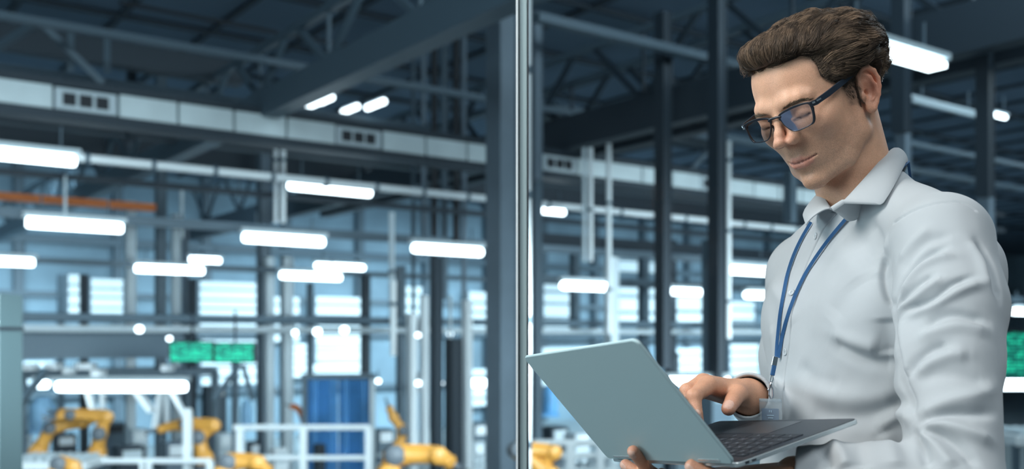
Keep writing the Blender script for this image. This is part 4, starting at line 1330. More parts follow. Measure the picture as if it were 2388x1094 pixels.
def shirt_sdf(w):
    d = torso(w, 0.012)
    nb = NECK_BASE + np.array([0.014, 0.0, 0.036])
    d = smin(d, cap(w, nb, SH_N + np.array([-0.004, 0.02, 0.012]), 0.050, 0.057), 0.035)
    d = smin(d, cap(w, nb, SH_F + np.array([0.0, -0.02, 0.010]), 0.050, 0.060), 0.035)
    # standing part of the neckline and loose cloth behind the arm
    d = smin(d, ell(w, px3(2268, 640, 1.47), (0.043, 0.06, 0.066)), 0.02)
    d = smin(d, cap(w, NECK_BASE + np.array([0.004, 0, -0.03]), NECK_BASE + np.array([-0.006, -0.002, 0.014]), 0.070, 0.0665), 0.02)
    # near sleeve
    mid = SH_N * 0.5 + EL_N * 0.5
    arm = chain(w, [SH_N, SH_N * 0.72 + EL_N * 0.28 + np.array([0.004, -0.004, 0]), mid, EL_N + np.array([0.0, 0, 0.01])], [0.066, 0.0665, 0.0615, 0.054], 0.02)
    fore = chain(w, [EL_N, EL_N * 0.45 + WR_N * 0.55, WR_N + (EL_N - WR_N) * 0.12], [0.056, 0.047, 0.041], 0.02)
    arm = smin(arm, fore, 0.018)
    d = smin(d, arm, 0.012)
    cuff = cap(w, WR_N + (EL_N - WR_N) * 0.30, WR_N + (EL_N - WR_N) * 0.0, 0.040, 0.0375)
    pl = (w - WR_N) @ ((EL_N - WR_N) / np.linalg.norm(EL_N - WR_N))
    cuff = smax(cuff, -pl, 0.003)
    d = smin(d, cuff, 0.003)
    # far sleeve
    arm2 = chain(w, [SH_F, SH_F * 0.5 + EL_F * 0.5, EL_F], [0.066, 0.062, 0.052], 0.02)
    arm2 = smin(arm2, chain(w, [EL_F, WR_F + (EL_F - WR_F) * 0.10], [0.052, 0.037], 0.02), 0.015)
    d = smin(d, arm2, 0.015)
    ax2 = (EL_F - WR_F) / np.linalg.norm(EL_F - WR_F)
    cuff2 = smax(cap(w, WR_F + (EL_F - WR_F) * 0.25, WR_F - ax2 * 0.03, 0.036, 0.0335), -((w - WR_F) @ ax2 + 0.016), 0.003)
    d = smin(d, cuff2, 0.003)
    # openings: cuffs and neck
    d = smax(d, -smax(cap(w, WR_N - (EL_N - WR_N) * 0.2, WR_N + (EL_N - WR_N) * 0.22, 0.033), pl - 0.04, 0.002), 0.002)
    d = smax(d, -cap(w, WR_F - (EL_F - WR_F) * 0.3, WR_F + (EL_F - WR_F) * 0.06, 0.030), 0.002)
    up = h2w((-34, 0, -6))
    d = smax(d, -cap(w, up, NECK_BASE * 0.72 + up * 0.28 + np.array([0, 0, 0.018]), 0.0610, 0.0605), 0.005)
    v = chain(w, [px3(1948, 430, 1.455), px3(1943, 462, 1.440), px3(1937, 486, 1.428)], [0.022, 0.013, 0.004], 0.002)
    d = smax(d, -v, 0.003)
    d = smax(d, (CAMZ - 0.42) - w[:, 2], 0.01)
    return d

def march(px, py, fn, t0=1.05):
    d = np.array([(px - 1194) / FPX, 1, (790 - py) / FPX]); o = ZC.copy()
    n = np.linalg.norm(d); d = d / n; t = t0
    for _ in range(160):
        v = fn((o + d * t)[None])[0]
        t += v * 0.75
        if abs(v) < 3e-4 or t > 2.4: break
    return o + d * t

# folds of the shirt: photo polyline, width, height (metres) ; negative height = crease
FOLDS = [
    # crease between chest and sleeve
    ([(2068, 600), (2060, 640), (2066, 680), (2083, 712)], 0.006, -0.006),
    ([(2083, 712), (2090, 780), (2098, 840), (2114, 910), (2134, 970)], 0.006, -0.006),
    ([(2104, 740), (2106, 800), (2118, 880)], 0.012, 0.005),
    ([(2075, 560), (2058, 610), (2056, 650)], 0.012, 0.005),
    # fan of folds on the upper arm
    ([(2085, 706), (2104, 655), (2122, 628), (2155, 594), (2205, 575)], 0.0055, -0.0060),
    ([(2098, 690), (2118, 655), (2145, 622), (2190, 600), (2230, 596)], 0.0070, 0.0045),
    ([(2090, 716), (2112, 688), (2137, 664), (2175, 640)], 0.0045, -0.0040),
    ([(2095, 726), (2130, 700), (2165, 672), (2200, 650)], 0.0060, 0.0045),
    ([(2112, 722), (2150, 712), (2185, 694), (2222, 661), (2270, 645)], 0.0050, -0.0048),
    ([(2118, 738), (2170, 722), (2215, 690), (2268, 664), (2300, 662)], 0.0065, 0.0045),
    ([(2155, 762), (2190, 740), (2225, 731), (2302, 750)], 0.0070, -0.0048),
    ([(2140, 790), (2190, 768), (2240, 757), (2310, 775)], 0.0090, 0.0040),
    ([(2122, 872), (2140, 840), (2165, 818), (2212, 803)], 0.0070, -0.0050),
    ([(2135, 880), (2165, 846), (2215, 826), (2260, 826)], 0.0090, 0.0042),
    ([(2140, 880), (2220, 868), (2310, 900)], 0.010, -0.0030),
    ([(2100, 640), (2120, 600), (2160, 560), (2220, 545)], 0.0075, -0.0028),
    ([(2095, 610), (2120, 570), (2170, 530)], 0.008, 0.0028),
    ([(2280, 560), (2310, 610), (2322, 660), (2330, 700)], 0.006, -0.0055),
    ([(2262, 560), (2292, 610), (2304, 670)], 0.008, 0.003),
    # elbow
    ([(2140, 975), (2200, 940), (2270, 925), (2325, 900)], 0.010, 0.0055),
    ([(2140, 985), (2200, 965), (2270, 965), (2325, 960)], 0.007, -0.0050),
    ([(2142, 990), (2200, 990), (2265, 1010), (2318, 1030)], 0.009, 0.0060),
    ([(2142, 995), (2190, 1010), (2240, 1045), (2280, 1090)], 0.007, -0.0055),
    ([(2140, 1000), (2175, 1030), (2205, 1070), (2225, 1094)], 0.008, 0.0055),
    ([(2135, 1003), (2150, 1035), (2165, 1090)], 0.006, -0.005),
    ([(2130, 990), (2110, 960), (2080, 975), (2040, 1000)], 0.010, 0.006),
    # forearm
    ([(1912, 1045), (1930, 1070), (1935, 1094)], 0.006, -0.005),
    ([(1940, 1035), (1965, 1060), (1975, 1094)], 0.009, 0.006),
    ([(2000, 1025), (2010, 1060), (2015, 1094)], 0.010, -0.003),
    ([(2060, 1010), (2080, 1050), (2090, 1094)], 0.012, 0.004),
    # chest and belly
    ([(2060, 600), (2020, 640), (1960, 700), (1935, 750)], 0.020, -0.004),
    ([(1932, 795), (1980, 822), (2030, 846), (2096, 850)], 0.011, -0.0055),
    ([(1934, 785), (1990, 800), (2050, 812)], 0.013, 0.0045),
    ([(2070, 740), (2072, 790), (2078, 830)], 0.018, -0.006),
    ([(1880, 900), (1960, 930), (2050, 930), (2120, 900)], 0.018, 0.005),
    ([(1900, 960), (1990, 975), (2070, 960), (2128, 930)], 0.016, -0.006),
    ([(1860, 850), (1900, 890), (1960, 905)], 0.014, -0.004),
    ([(1800, 660), (1830, 700), (1850, 760)], 0.014, 0.0035),
    ([(1950, 560), (1990, 600), (2010, 660)], 0.022, 0.004),
    ([(2030, 520), (2055, 560), (2062, 600)], 0.010, -0.004),
    # shoulder seam
    ([(2085, 520), (2130, 488), (2190, 472), (2245, 469), (2275, 490)], 0.0020, -0.0022),
    # far side of the chest
    ([(1800, 760), (1810, 820), (1805, 880)], 0.012, 0.003),
]
PLACKET = [(1958, 498), (1927, 530), (1893, 600), (1868, 665), (1850, 735), (1847, 800), (1836, 870), (1828, 930), (1826, 985)]

def resample(P, n):
    P = np.asarray(P, float); s = np.r_[0, np.cumsum(nrm(np.diff(P, axis=0)))]
    t = np.linspace(0, s[-1], n)
    return np.stack([np.interp(t, s, P[:, i]) for i in range(P.shape[1])], 1)

def displace_folds(V, N):
    for pl, w, hgt in FOLDS:
        P2 = resample(pl, max(5, len(pl) * 3))
        # soften the polyline
        for _ in range(2): P2[1:-1] = (P2[:-2] + 2 * P2[1:-1] + P2[2:]) / 4
        P3 = np.array([march(x, y, shirt_sdf) for x, y in P2])
        k = np.ones(len(P3), bool)
        P3 = P3[(P3[:, 1] < 1.9) & k]
        if len(P3) < 2: continue
        lo, hi = P3.min(0) - 3 * w, P3.max(0) + 3 * w
        sel = np.flatnonzero(((V > lo) & (V < hi)).all(1))
        if not len(sel): continue
        Q = V[sel]; best = np.full(len(Q), 9.0); tt = np.zeros(len(Q))
        m = len(P3) - 1
        for i in range(m):
            a, b = P3[i], P3[i + 1]; d = b - a
            t = np.clip(((Q - a) @ d) / (d @ d + 1e-12), 0, 1)
            D = nrm(Q - a - t[:, None] * d)
            u = D < best
            best[u] = D[u]; tt[u] = (i + t[u]) / m
        taper = np.minimum(1, np.minimum(tt, 1 - tt) * 5 + (0.25 if w > 0.0021 else 1.0))
        V[sel] = Q + N[sel] * (hgt * 1.35 * taper * np.exp(-(best / w) ** 2))[:, None]
    return V

def normals_of(V, F):
    a = V[F[:, 2]] - V[F[:, 0]]; b = V[F[:, 3]] - V[F[:, 1]]
    n = np.cross(a, b); N = np.zeros_like(V)
    for k in range(4): np.add.at(N, F[:, k], n)
    return N / (nrm(N)[:, None] + 1e-12)

# ---- hands (joint centres in the place, radii in metres)
def px3(px, py, Y): return np.array(at(px, py, Y))
LAP_A, LAP_B = B(0.2582, 1.1417, -0.1422), B(0.4260, 1.2265, -0.0982)
LAP_D, LAP_C = B(0.1377, 1.3936, -0.1662), B(0.3048, 1.4780, -0.1221)
LAP_TR, LAP_TL = B(0.1377, 1.0980, 0.0018), B(0.0174, 1.3495, -0.0220)
_sn = np.cross(LAP_TR - LAP_A, LAP_D - LAP_A); _sn /= np.linalg.norm(_sn)
if _sn[1] > 0: _sn = -_sn                                   # outer face of the screen, towards the glass side
def on_screen(px, py, off):
    d = np.array([(px - 1194) / FPX, 1, (790 - py) / FPX])
    t = ((LAP_A + _sn * 0.006 - ZC) @ _sn) / (d @ _sn)
    return ZC + d * t + _sn * off

HAND_L = dict(
    wrist=(WR_N + np.array([0.03, -0.005, -0.002]), 0.027),
    fingers=[
        [(B(0.250, 1.268, -0.1815), .0125), (B(0.206, 1.300, -0.1890), .0098), (B(0.179, 1.315, -0.1860), .0088), (on_screen(1468, 1074, 0.0085), .0078)],
        [(B(0.246, 1.290, -0.1820), .0125), (B(0.205, 1.318, -0.1900), .0098), (B(0.182, 1.330, -0.1760), .0088), (on_screen(1486, 1042, 0.0085), .0078)],
        [(B(0.250, 1.312, -0.1820), .0120), (B(0.216, 1.342, -0.1900), .0093), (B(0.196, 1.358, -0.1880), .0082), (B(0.180, 1.366, -0.1830), .0074)],
        [(B(0.258, 1.332, -0.1830), .0112), (B(0.234, 1.357, -0.1890), .0083), (B(0.219, 1.370, -0.1880), .0074), (B(0.206, 1.378, -0.1850), .0066)],
    ],
    thumb=[(B(0.320, 1.222, -0.1720), .0165), (B(0.282, 1.198, -0.1710), .0125), (B(0.248, 1.197, -0.1690), .0105), (px3(1614, 1088, 1.208), .0090)])
HAND_R = dict(
    wrist=(WR_F, 0.0255),
    fingers=[
        [(px3(1652, 898, 1.388), .0125), (px3(1618, 925, 1.355), .0100), (px3(1624, 965, 1.345), .0086), (px3(1630, 992, 1.345), .0076)],
        [(px3(1640, 893, 1.408), .0128), (px3(1603, 912, 1.385), .0100), (px3(1604, 950, 1.375), .0086), (px3(1611, 985, 1.375), .0076)],
        [(px3(1632, 898, 1.430), .0122), (px3(1600, 920, 1.412), .0096), (px3(1606, 950, 1.405), .0082), (px3(1616, 975, 1.402), .0072)],
        [(px3(1634, 910, 1.450), .0112), (px3(1612, 930, 1.440), .0086), (px3(1618, 955, 1.436), .0074), (px3(1627, 972, 1.434), .0066)],
    ],
    thumb=[(px3(1728, 915, 1.425), .0165), (px3(1720, 918, 1.398), .0130), (px3(1710, 934, 1.380), .0112), (px3(1699, 953, 1.366), .0098)])

def hand_sdf(w, H, elbow):
    W, rw = H['wrist']
    d = cap(w, W, W + (elbow - W) * 0.35, rw, rw + 0.008)
    M = [f[0][0] for f in H['fingers']]; r = [f[0][1] for f in H['fingers']]
    palm = None
    for k in range(4):
        c = cap(w, W + (M[k] - W) * 0.10, M[k], 0.0165, r[k])
        palm = c if palm is None else smin(palm, c, 0.012)
    d = smin(d, palm, 0.014)
    for f in H['fingers']:
        g = chain(w, [a for a, _ in f], [b for _, b in f], 0.0015)
        for (a, b) in f[1:2]:
            g = smin(g, nrm(w - a) - b * 1.06, 0.004)
        d = smin(d, g, 0.0035)
    t = H['thumb']
    d = smin(d, chain(w, [W + (t[0][0] - W) * 0.4] + [a for a, _ in t[:2]], [0.019, t[0][1], t[1][1]], 0.004), 0.010)
    d = smin(d, chain(w, [a for a, _ in t[1:]], [b for _, b in t[1:]], 0.002), 0.003)
    return d

def hand_color(V, H, nail_dir):
    C = np.tile(SKIN * np.array([0.95, 0.88, 0.85]), (len(V), 1))
    def blend(w, col):
        nonlocal C
        w = np.clip(w, 0, 1)[:, None]; C = C * (1 - w) + np.array(col) * w
    for f in H['fingers'] + [H['thumb']]:
        a, r = f[-1]
        d = nrm(V - a)
        blend(0.55 * np.exp(-(d / 0.014) ** 2), (0.66, 0.30, 0.22))
        for a2, r2 in f[1:3]:
            blend(0.25 * np.exp(-(nrm(V - a2) / 0.010) ** 2), (0.55, 0.26, 0.18))
        ax = a - f[-2][0]; ax /= np.linalg.norm(ax)
        nd = nail_dir - ax * (nail_dir @ ax); nd /= np.linalg.norm(nd)
        sd = np.cross(ax, nd)
        q = V - (a + nd * r * 0.8 + ax * 0.001)
        e = (np.abs(q @ ax) / 0.0070) ** 3 + (np.abs(q @ sd) / (r * 0.68)) ** 3
        on = (e < 1) & ((q @ nd) > -r * 0.5)
        C[on] = C[on] * 0.3 + np.array([0.80, 0.56, 0.47]) * 0.7
    return C

def shirt_material():
    m, t, p = nt('shirt_cotton')
    p.inputs['Base Color'].default_value = (0.475, 0.515, 0.54, 1)
    p.inputs['Roughness'].default_value = 0.85
    p.inputs['Specular IOR Level'].default_value = 0.2
    p.inputs['Sheen Weight'].default_value = 0.15
    tc = t.nodes.new('ShaderNodeTexCoord')
    n = t.nodes.new('ShaderNodeTexNoise'); n.inputs['Scale'].default_value = 9; n.inputs['Detail'].default_value = 3
    n2 = t.nodes.new('ShaderNodeTexNoise'); n2.inputs['Scale'].default_value = 900
    mp = t.nodes.new('ShaderNodeMapping'); mp.inputs['Scale'].default_value = (1.0, 1.0, 0.5); mp.inputs['Rotation'].default_value = (0.4, 0.5, 0.2)
    t.links.new(tc.outputs['Object'], mp.inputs['Vector']); t.links.new(mp.outputs['Vector'], n.inputs['Vector'])
    t.links.new(tc.outputs['Object'], n2.inputs['Vector'])
    b = t.nodes.new('ShaderNodeBump'); b.inputs['Strength'].default_value = 0.45; b.inputs['Distance'].default_value = 0.010
    b2 = t.nodes.new('ShaderNodeBump'); b2.inputs['Strength'].default_value = 0.15; b2.inputs['Distance'].default_value = 0.0005
    t.links.new(n.outputs['Fac'], b.inputs['Height']); t.links.new(n2.outputs['Fac'], b2.inputs['Height'])
    t.links.new(b.outputs['Normal'], b2.inputs['Normal']); t.links.new(b2.outputs['Normal'], p.inputs['Normal'])
    return m

def make_man():
    V, F = polygonise(head_sdf, (0.28, 1.3, 1.42), (0.80, 1.74, 1.90), 0.0016)
    C = skin_color(V); nb0 = len(V)
    parts = [(V, F, C)]
    for H, el, nd in ((HAND_L, EL_N, np.array([-0.5, -0.7, -0.5])), (HAND_R, EL_F, np.array([-0.25, -0.75, 0.6]))):
        pts = np.array([a for f in H['fingers'] + [H['thumb']] for a, _ in f] + [H['wrist'][0]])
        fn = lambda w, H=H, el=el: hand_sdf(w, H, el)
        v, f = polygonise(fn, pts.min(0) - 0.045, pts.max(0) + 0.045, 0.0012)
        parts.append((v, f, hand_color(v, H, nd)))
    # chest and arms inside the shirt
    inner = lambda w: smin(smin(torso(w, -0.022), chain(w, [NECK_BASE - np.array([0, 0, .02]), SH_N, EL_N, WR_N], [0.045, 0.040, 0.036, 0.025], 0.01), 0.02),
                           chain(w, [NECK_BASE - np.array([0, 0, .02]), SH_F, EL_F, WR_F], [0.045, 0.038, 0.036, 0.024], 0.01), 0.02)
    v, f = polygonise(inner, (0.2, 1.05, CAMZ - 0.5), (0.85, 1.95, CAMZ + 0.3), 0.008)
    parts.append((v, f, np.tile(SKIN, (len(v), 1))))
    off = 0; VV = []; FF = []; CC = []
    for v, f, c in parts:
        VV.append(v); FF.append(f + off); CC.append(c); off += len(v)
    me = mesh_from(np.concatenate(VV), np.concatenate(FF), 'person')
    color_attr(me, 'skin', np.concatenate(CC))
    bd = np.zeros((len(me.vertices), 3)); bd[:nb0] = BEARD[:, None]; color_attr(me, 'beard', bd)
    man = link('person', me, M_SKIN, None, True)
    tag(man, 'man in a white shirt and glasses standing and typing on an open laptop', 'person')
    make_hair(man)
    # shirt
    M_SHIRT = shirt_material()
    V, F = polygonise(shirt_sdf, (0.28, 1.05, CAMZ - 0.46), (0.86, 1.95, CAMZ + 0.30), 0.0023, margin=1.3)
    N = normals_of(V, F)
    V = V + N * (0.0016 * vnoise(V, 14.0) + 0.0007 * vnoise(V, 40))[:, None]
    V = displace_folds(V, N)
    shirt = link('shirt', mesh_from(V, F, 'shirt'), M_SHIRT, man, True)
    from mathutils.bvhtree import BVHTree
    Vc = V.astype(float)
    near = (V[:, 0] < 0.60) & (V[:, 1] < 1.60)
    fk = F[near[F].all(1)]
    bvh = BVHTree.FromPolygons([tuple(q) for q in V], [tuple(q) for q in fk])
    global shirt_hit
    def shirt_hit(px, py):
        d = Vector(((px - 1194) / FPX, 1, (790 - py) / FPX)).normalized()
        loc, nor, _, _ = bvh.ray_cast(Vector((0, 0, CAMZ)), d)
        if loc is None:
            c = march(px, py, shirt_sdf); g, _ = grad(shirt_sdf, c[None], 0.002); return c, g[0] / np.linalg.norm(g[0])
        nor = np.array(nor)
        if nor @ np.array(d) > 0: nor = -nor
        return np.array(loc), nor
    # front band with its stitched edge
    A2 = resample(PLACKET, 60)
    for _ in range(3): A2[1:-1] = (A2[:-2] + 2 * A2[1:-1] + A2[2:]) / 4
    wd = np.interp(np.linspace(0, 1, 60), [0, .15, .5, 1], [30, 34, 34, 32])
    cols = []
    for f_ in np.linspace(0, 1, 9):
        row = []
        for (x, y), w_ in zip(A2, wd):
            c, n = shirt_hit(x - w_ * (1 - f_), y - 2 * (1 - f_)); row.append((c, n))
        cols.append(row)
    G = np.array([[c for c, n in r_] for r_ in cols]); Nn = np.array([[n for c, n in r_] for r_ in cols])
    for _ in range(3):
        Nn[:, 1:-1] = (Nn[:, :-2] + Nn[:, 1:-1] + Nn[:, 2:]) / 3
        G[:, 1:-1] = (G[:, :-2] + 2 * G[:, 1:-1] + G[:, 2:]) / 4
    ht = np.array([-0.0012, 0.0004, 0.0009, 0.0010, 0.0010, 0.0010, 0.0012, 0.0018, -0.0010])
    G = G + Nn * ht[:, None, None]
    G[-1] = G[-2] - Nn[-2] * 0.0030 + (G[-1] - G[-2]) * 0.10
    gi = np.arange(9 * 60).reshape(9, 60)
    link('placket', mesh_from(G.reshape(-1, 3), np.stack([gi[:-1, :-1], gi[:-1, 1:], gi[1:, 1:], gi[1:, :-1]], -1).reshape(-1, 4), 'placket'), M_SHIRT, shirt, True)
    # collar: stand and turned-down leaf
    fold = [px3(1938, 489, 1.428), px3(1967, 470, 1.430), px3(2010, 424, 1.436), px3(2052, 376, 1.452), px3(2090, 335, 1.500), B(0.604, 1.548, 0.280), B(0.565, 1.605, 0.262), B(0.512, 1.590, 0.238),
            px3(1926, 437, 1.545), px3(1922, 460, 1.500), px3(1934, 487, 1.462)]
    leaf = [px3(1944, 493, 1.420), px3(2057, 479, 1.395), px3(2079, 446, 1.402), px3(2100, 405, 1.430), px3(2117, 366, 1.490), B(0.622, 1.575, 0.258), B(0.570, 1.635, 0.230), B(0.505, 1.620, 0.205),
            px3(1898, 470, 1.560), px3(1872, 500, 1.520), px3(1880, 526, 1.478)]
    def cr(P, n):
        P = np.array(P); out = []
        for i in range(len(P) - 1):
            for t in np.linspace(0, 1, n, endpoint=False): out.append(P[i] * (1 - t) + P[i + 1] * t)
        out.append(P[-1]); O = np.array(out)
        for _ in range(14):
            S = O.copy(); S[1:-1] = (O[:-2] + 2 * O[1:-1] + O[2:]) / 4
            O[n + 2:-n - 2] = S[n + 2:-n - 2]
        for _ in range(2):
            S = O.copy(); S[1:-1] = (O[:-2] + 2 * O[1:-1] + O[2:]) / 4; O = S
        return O
    Fo, Le = cr(fold, 8), cr(leaf, 8)
    e_ = np.linspace(0, 1, 8, endpoint=False); Le[:8] = np.array(leaf[0])[None] * (1 - e_[:, None] ** 0.5) + np.array(px3(1972, 474, 1.420))[None] * e_[:, None] ** 0.5
    rows = []
    nbz = NECK_BASE
    for s in np.linspace(0, 1, 6):                       # stand, inside
        kk = np.arange(len(Fo)); hgt = 0.003 + 0.036 * np.clip(np.minimum(kk, len(Fo) - 1 - kk) / 12.0, 0, 1)
        base = Fo - hgt[:, None] * np.array([0, 0, 1.0]) + (nbz * np.array([1, 1, 0]) - Fo * np.array([1, 1, 0])) * 0.20
        rows.append(base * (1 - s) + Fo * s)
    for s in np.linspace(0, 1, 9)[1:]:
        mid = Fo * (1 - s) + Le * s
        out_ = (Fo - nbz) * np.array([1, 1, 0]); out_ /= nrm(out_)[:, None]
        mid = mid + (out_ * 0.004 + np.array([0, 0, 0.0035])) * math.sin(math.pi * s) ** 0.6
        rows.append(mid)
    G = np.array(rows); a, b = G.shape[:2]
    idx = np.arange(a * b).reshape(a, b)
    Q = np.stack([idx[:-1, :-1], idx[1:, :-1], idx[1:, 1:], idx[:-1, 1:]], -1).reshape(-1, 4)
    col = link('collar', mesh_from(G.reshape(-1, 3), Q, 'collar'), M_SHIRT, shirt, True)
    so = col.modifiers.new('thickness', 'SOLIDIFY'); so.thickness = 0.0022; so.offset = 0
    bv = col.modifiers.new('edge', 'BEVEL'); bv.width = 0.0006; bv.segments = 2
    # buttons
    M_BTN = mat('shirt_button', (0.50, 0.55, 0.58), rough=0.3)
    for (bx, by) in ((1905, 551), (1848, 683), (1833, 821)):
        c, n = shirt_hit(bx, by); c = c + n * 0.0012
        Mr = Vector(n).to_track_quat('Z', 'Y').to_matrix()
        mb = MB(); mb.lathe(c + n * 0.0006, [(0.0040, 0), (0.0052, 0.0002), (0.0054, 0.0009), (0.0048, 0.0013), (0.0042, 0.0010), (0.001, 0.0009)], 20, Mr)
        for k in range(4):
            an = k * math.pi / 2 + .4
            mb.lathe(Vector(c + n * 0.0012) + Mr @ Vector((0.0014 * math.cos(an), 0.0014 * math.sin(an), 0)), [(0.0004, 0), (0.0004, 0.0012)], 6, Mr)
        mb.build('button', M_BTN, shirt, smooth=True)
    # trousers and shoes (below the picture)
    M_TR = mat('trouser_cloth', (0.02, 0.025, 0.04), rough=0.9)
    hipz = CAMZ - 0.40
    def trousers(w):
        q = (w - np.array([TC[0], TC[1], 0])) @ RT
        d = ell(q, (0.0, 0, hipz - 0.06), (0.118, 0.168, 0.14))
        for s in (1, -1):
            d = smin(d, chain(q, [(0.0, 0.085 * s, hipz - 0.12), (0.015, 0.095 * s, 0.50), (-0.01, 0.10 * s, 0.085)], [0.092, 0.072, 0.066], 0.03), 0.03)
        return smax(d, 0.05 - w[:, 2], 0.004)
    v, f = polygonise(trousers, (0.25, 1.2, 0.0), (0.85, 1.9, hipz + 0.12), 0.009)
    link('trousers', mesh_from(v, f, 'trousers'), M_TR, man, True)
    M_SHOE = mat('shoe_leather', (0.02, 0.015, 0.012), rough=0.35)
    for s in (1, -1):
        def shoe(w):
            q = (w - np.array([TC[0], TC[1], 0])) @ RT - np.array([0, 0.10 * s, 0])
            d = smin(ell(q, (0.10, 0, 0.035), (0.10, 0.048, 0.045)), ell(q, (-0.01, 0, 0.05), (0.065, 0.042, 0.06)), 0.03)
            return smax(d, -w[:, 2], 0.003)
        c0 = np.array([TC[0], TC[1], 0]) + LSIDE * 0.10 * s + FWD * 0.06
        v, f = polygonise(shoe, c0 - [0.2, 0.2, 0.004], c0 + [0.2, 0.2, 0.14], 0.006)
        v[:, 2] = np.maximum(v[:, 2], 0.0)
        link('shoe', mesh_from(v, f, 'shoe'), M_SHOE, man, True)
    return man, shirt
# ------------------------------------------------------------------ laptop
def make_laptop():
    M_ALU = mat('laptop_grey_aluminium', (0.46, 0.62, 0.65), rough=0.5, metal=0.1, bump=0.05, bscale=1500)
    M_EDGE = mat('laptop_bright_edge', (0.72, 0.80, 0.82), rough=0.25, metal=0.7)
    M_DARK = mat('laptop_dark_deck', (0.028, 0.036, 0.046), rough=0.38)
    M_KEY = mat('laptop_keys', (0.022, 0.028, 0.036), rough=0.5)
    M_LEG = mat('key_letters', (0.35, 0.4, 0.45), rough=0.6)
    M_SCR = mat('laptop_screen_glass', (0.01, 0.012, 0.016), rough=0.08, emit=(0.55, 0.7, 0.9), estr=0.6)
    W = np.linalg.norm(LAP_D - LAP_A); D = np.linalg.norm(LAP_B - LAP_A)
    ux = (LAP_D - LAP_A) / W
    uy = (LAP_B - LAP_A); uy -= ux * (uy @ ux); uy /= np.linalg.norm(uy)
    uz = np.cross(uy, ux); uz = uz if uz[2] > 0 else -uz
    sy = (LAP_TR - LAP_A); sy -= ux * (sy @ ux); SD = np.linalg.norm(sy); sy /= SD
    root = empty('laptop', tuple(LAP_A), label='open grey aluminium laptop held by the man in the white shirt', cat='laptop')
    def P(x, y, z): return LAP_A + ux * x + uy * y + uz * z
    def S(x, y, z): return LAP_A + ux * x + sy * y - _sn * z     # z>0 towards the inner (screen) side
    def slab(fn, x0, x1, y0, y1, z0, z1, r, name, m, parent, chamfer=0.0009, rfar=None):
        """rounded rectangle plate with softened edges"""
        out = []
        rr = [r, r, rfar if rfar is not None else r, rfar if rfar is not None else r]
        for (cx, cy, a0), r_ in zip(((x0, y0, 180), (x1, y0, 270), (x1, y1, 0), (x0, y1, 90)), rr):
            sx = r_ if cx == x0 else -r_; syy = r_ if cy == y0 else -r_
            for k in range(7):
                a = R(a0 + 90 * k / 6)
                out.append((cx + sx + r_ * math.cos(a), cy + syy + r_ * math.sin(a), cx + sx, cy + syy))
        n = len(out); c = chamfer; mb = MB(); V = []
        cx_, cy_ = (x0 + x1) / 2, (y0 + y1) / 2
        def ring(ins, z):
            for (x, y, ax, ay) in out:
                dx, dy = (1 if x < cx_ else -1), (1 if y < cy_ else -1)
                l = math.hypot(x - ax, y - ay) or 1
                V.append(fn(x - (x - ax) / l * ins, y - (y - ay) / l * ins, z))
        ring(c, z0); ring(0, z0 + c); ring(0, z1 - c); ring(c, z1)
        Fc = [tuple(range(n))[::-1], tuple(range(3 * n, 4 * n))]
        for i in range(3):
            for k in range(n):
                k2 = (k + 1) % n
                Fc.append((i * n + k, i * n + k2, (i + 1) * n + k2, (i + 1) * n + k))
        mb.add(V, Fc)
        o = mb.build(name, m, parent, smooth=True)
        return o
    base = slab(P, 0, W, 0, D, -0.0056, 0.0, 0.008, 'base', M_EDGE, root)
    slab(P, 0.002, W - 0.002, 0.003, D - 0.001, 0.0, 0.0006, 0.007, 'keyboard_deck', M_DARK, root, 0.0001)
    # keys, five full rows and a shallow one
    kb = empty('keyboard', parent=root); kb.parent = root
    rows = [(14, .0085, 0), (14, .0145, 0), (13, .0145, .006), (12, .0145, .009), (11, .0145, .012), (8, .0145, 0)]
    y = 0.024
    x0, x1 = 0.016, W - 0.016
    kmb = MB(); lmb = MB()
    keys = []
    rng = random.Random(4)
    for ri, (n, kh, st) in enumerate(rows):
        wd = (x1 - x0 - st) / n
        for k in range(n):
            if ri == 5 and k in (3, 4):
                if k == 4: continue
                xa, xb = x0 + 3 * wd, x0 + 5 * wd
            else:
                xa = x0 + st + k * wd; xb = xa + wd
            if k == 0: xa = x0
            keys.append((xa + .0012, xb - .0012, y, y + kh))
        y += kh + .0025
    for (xa, xb, ya, yb) in keys:
        o = slab(P, xa, xb, ya, yb, 0.0006, 0.0016, 0.0012, 'key', M_KEY, kb, 0.0002)
        lm = MB(); cx, cy = (xa + xb) / 2, (ya + yb) / 2
        h = min(.0042, (yb - ya) * .45)
        # letter strokes facing the typist
        pts = rng.sample([((-.3, -.5), (0, .5)), ((.3, -.5), (0, .5)), ((-.2, 0), (.2, 0)), ((-.3, .5), (.3, .5)), ((-.3, -.5), (.3, -.5)), ((-.3, -.5), (-.3, .5))], 3)
        for (a, b) in pts:
            lm.bar(P(cx - a[0] * h, cy - a[1] * h, .00165), P(cx - b[0] * h, cy - b[1] * h, .00165), .0005, .0001, up=uz)
        lm.build('key_letter', M_LEG, o)
    slab(P, W * .32, W * .68, D - .068, D - .010, 0.0006, 0.0009, 0.002, 'touchpad', mat('touchpad', (.05, .06, .07), rough=.3), root, 0.0001)
    prt = MB()
    prt.bar(P(0.0, .010, -.0028), P(-.0003, .0155, -.0028), .0012, .003, up=uz)
    prt.bar(P(0.0, .020, -.0028), P(-.0003, .026, -.0028), .0012, .0020, up=uz)
    prt.build('side_port', M_DARK, base)
    # lid
    lid = slab(S, 0, W, 0.002, SD, -0.0045, 0.0, 0.009, 'lid', M_ALU, root, 0.0012)
    slab(S, 0.0018, W - 0.0018, 0.004, SD - 0.0018, 0.0, 0.0010, 0.008, 'screen_bezel', M_DARK, root, 0.0002)
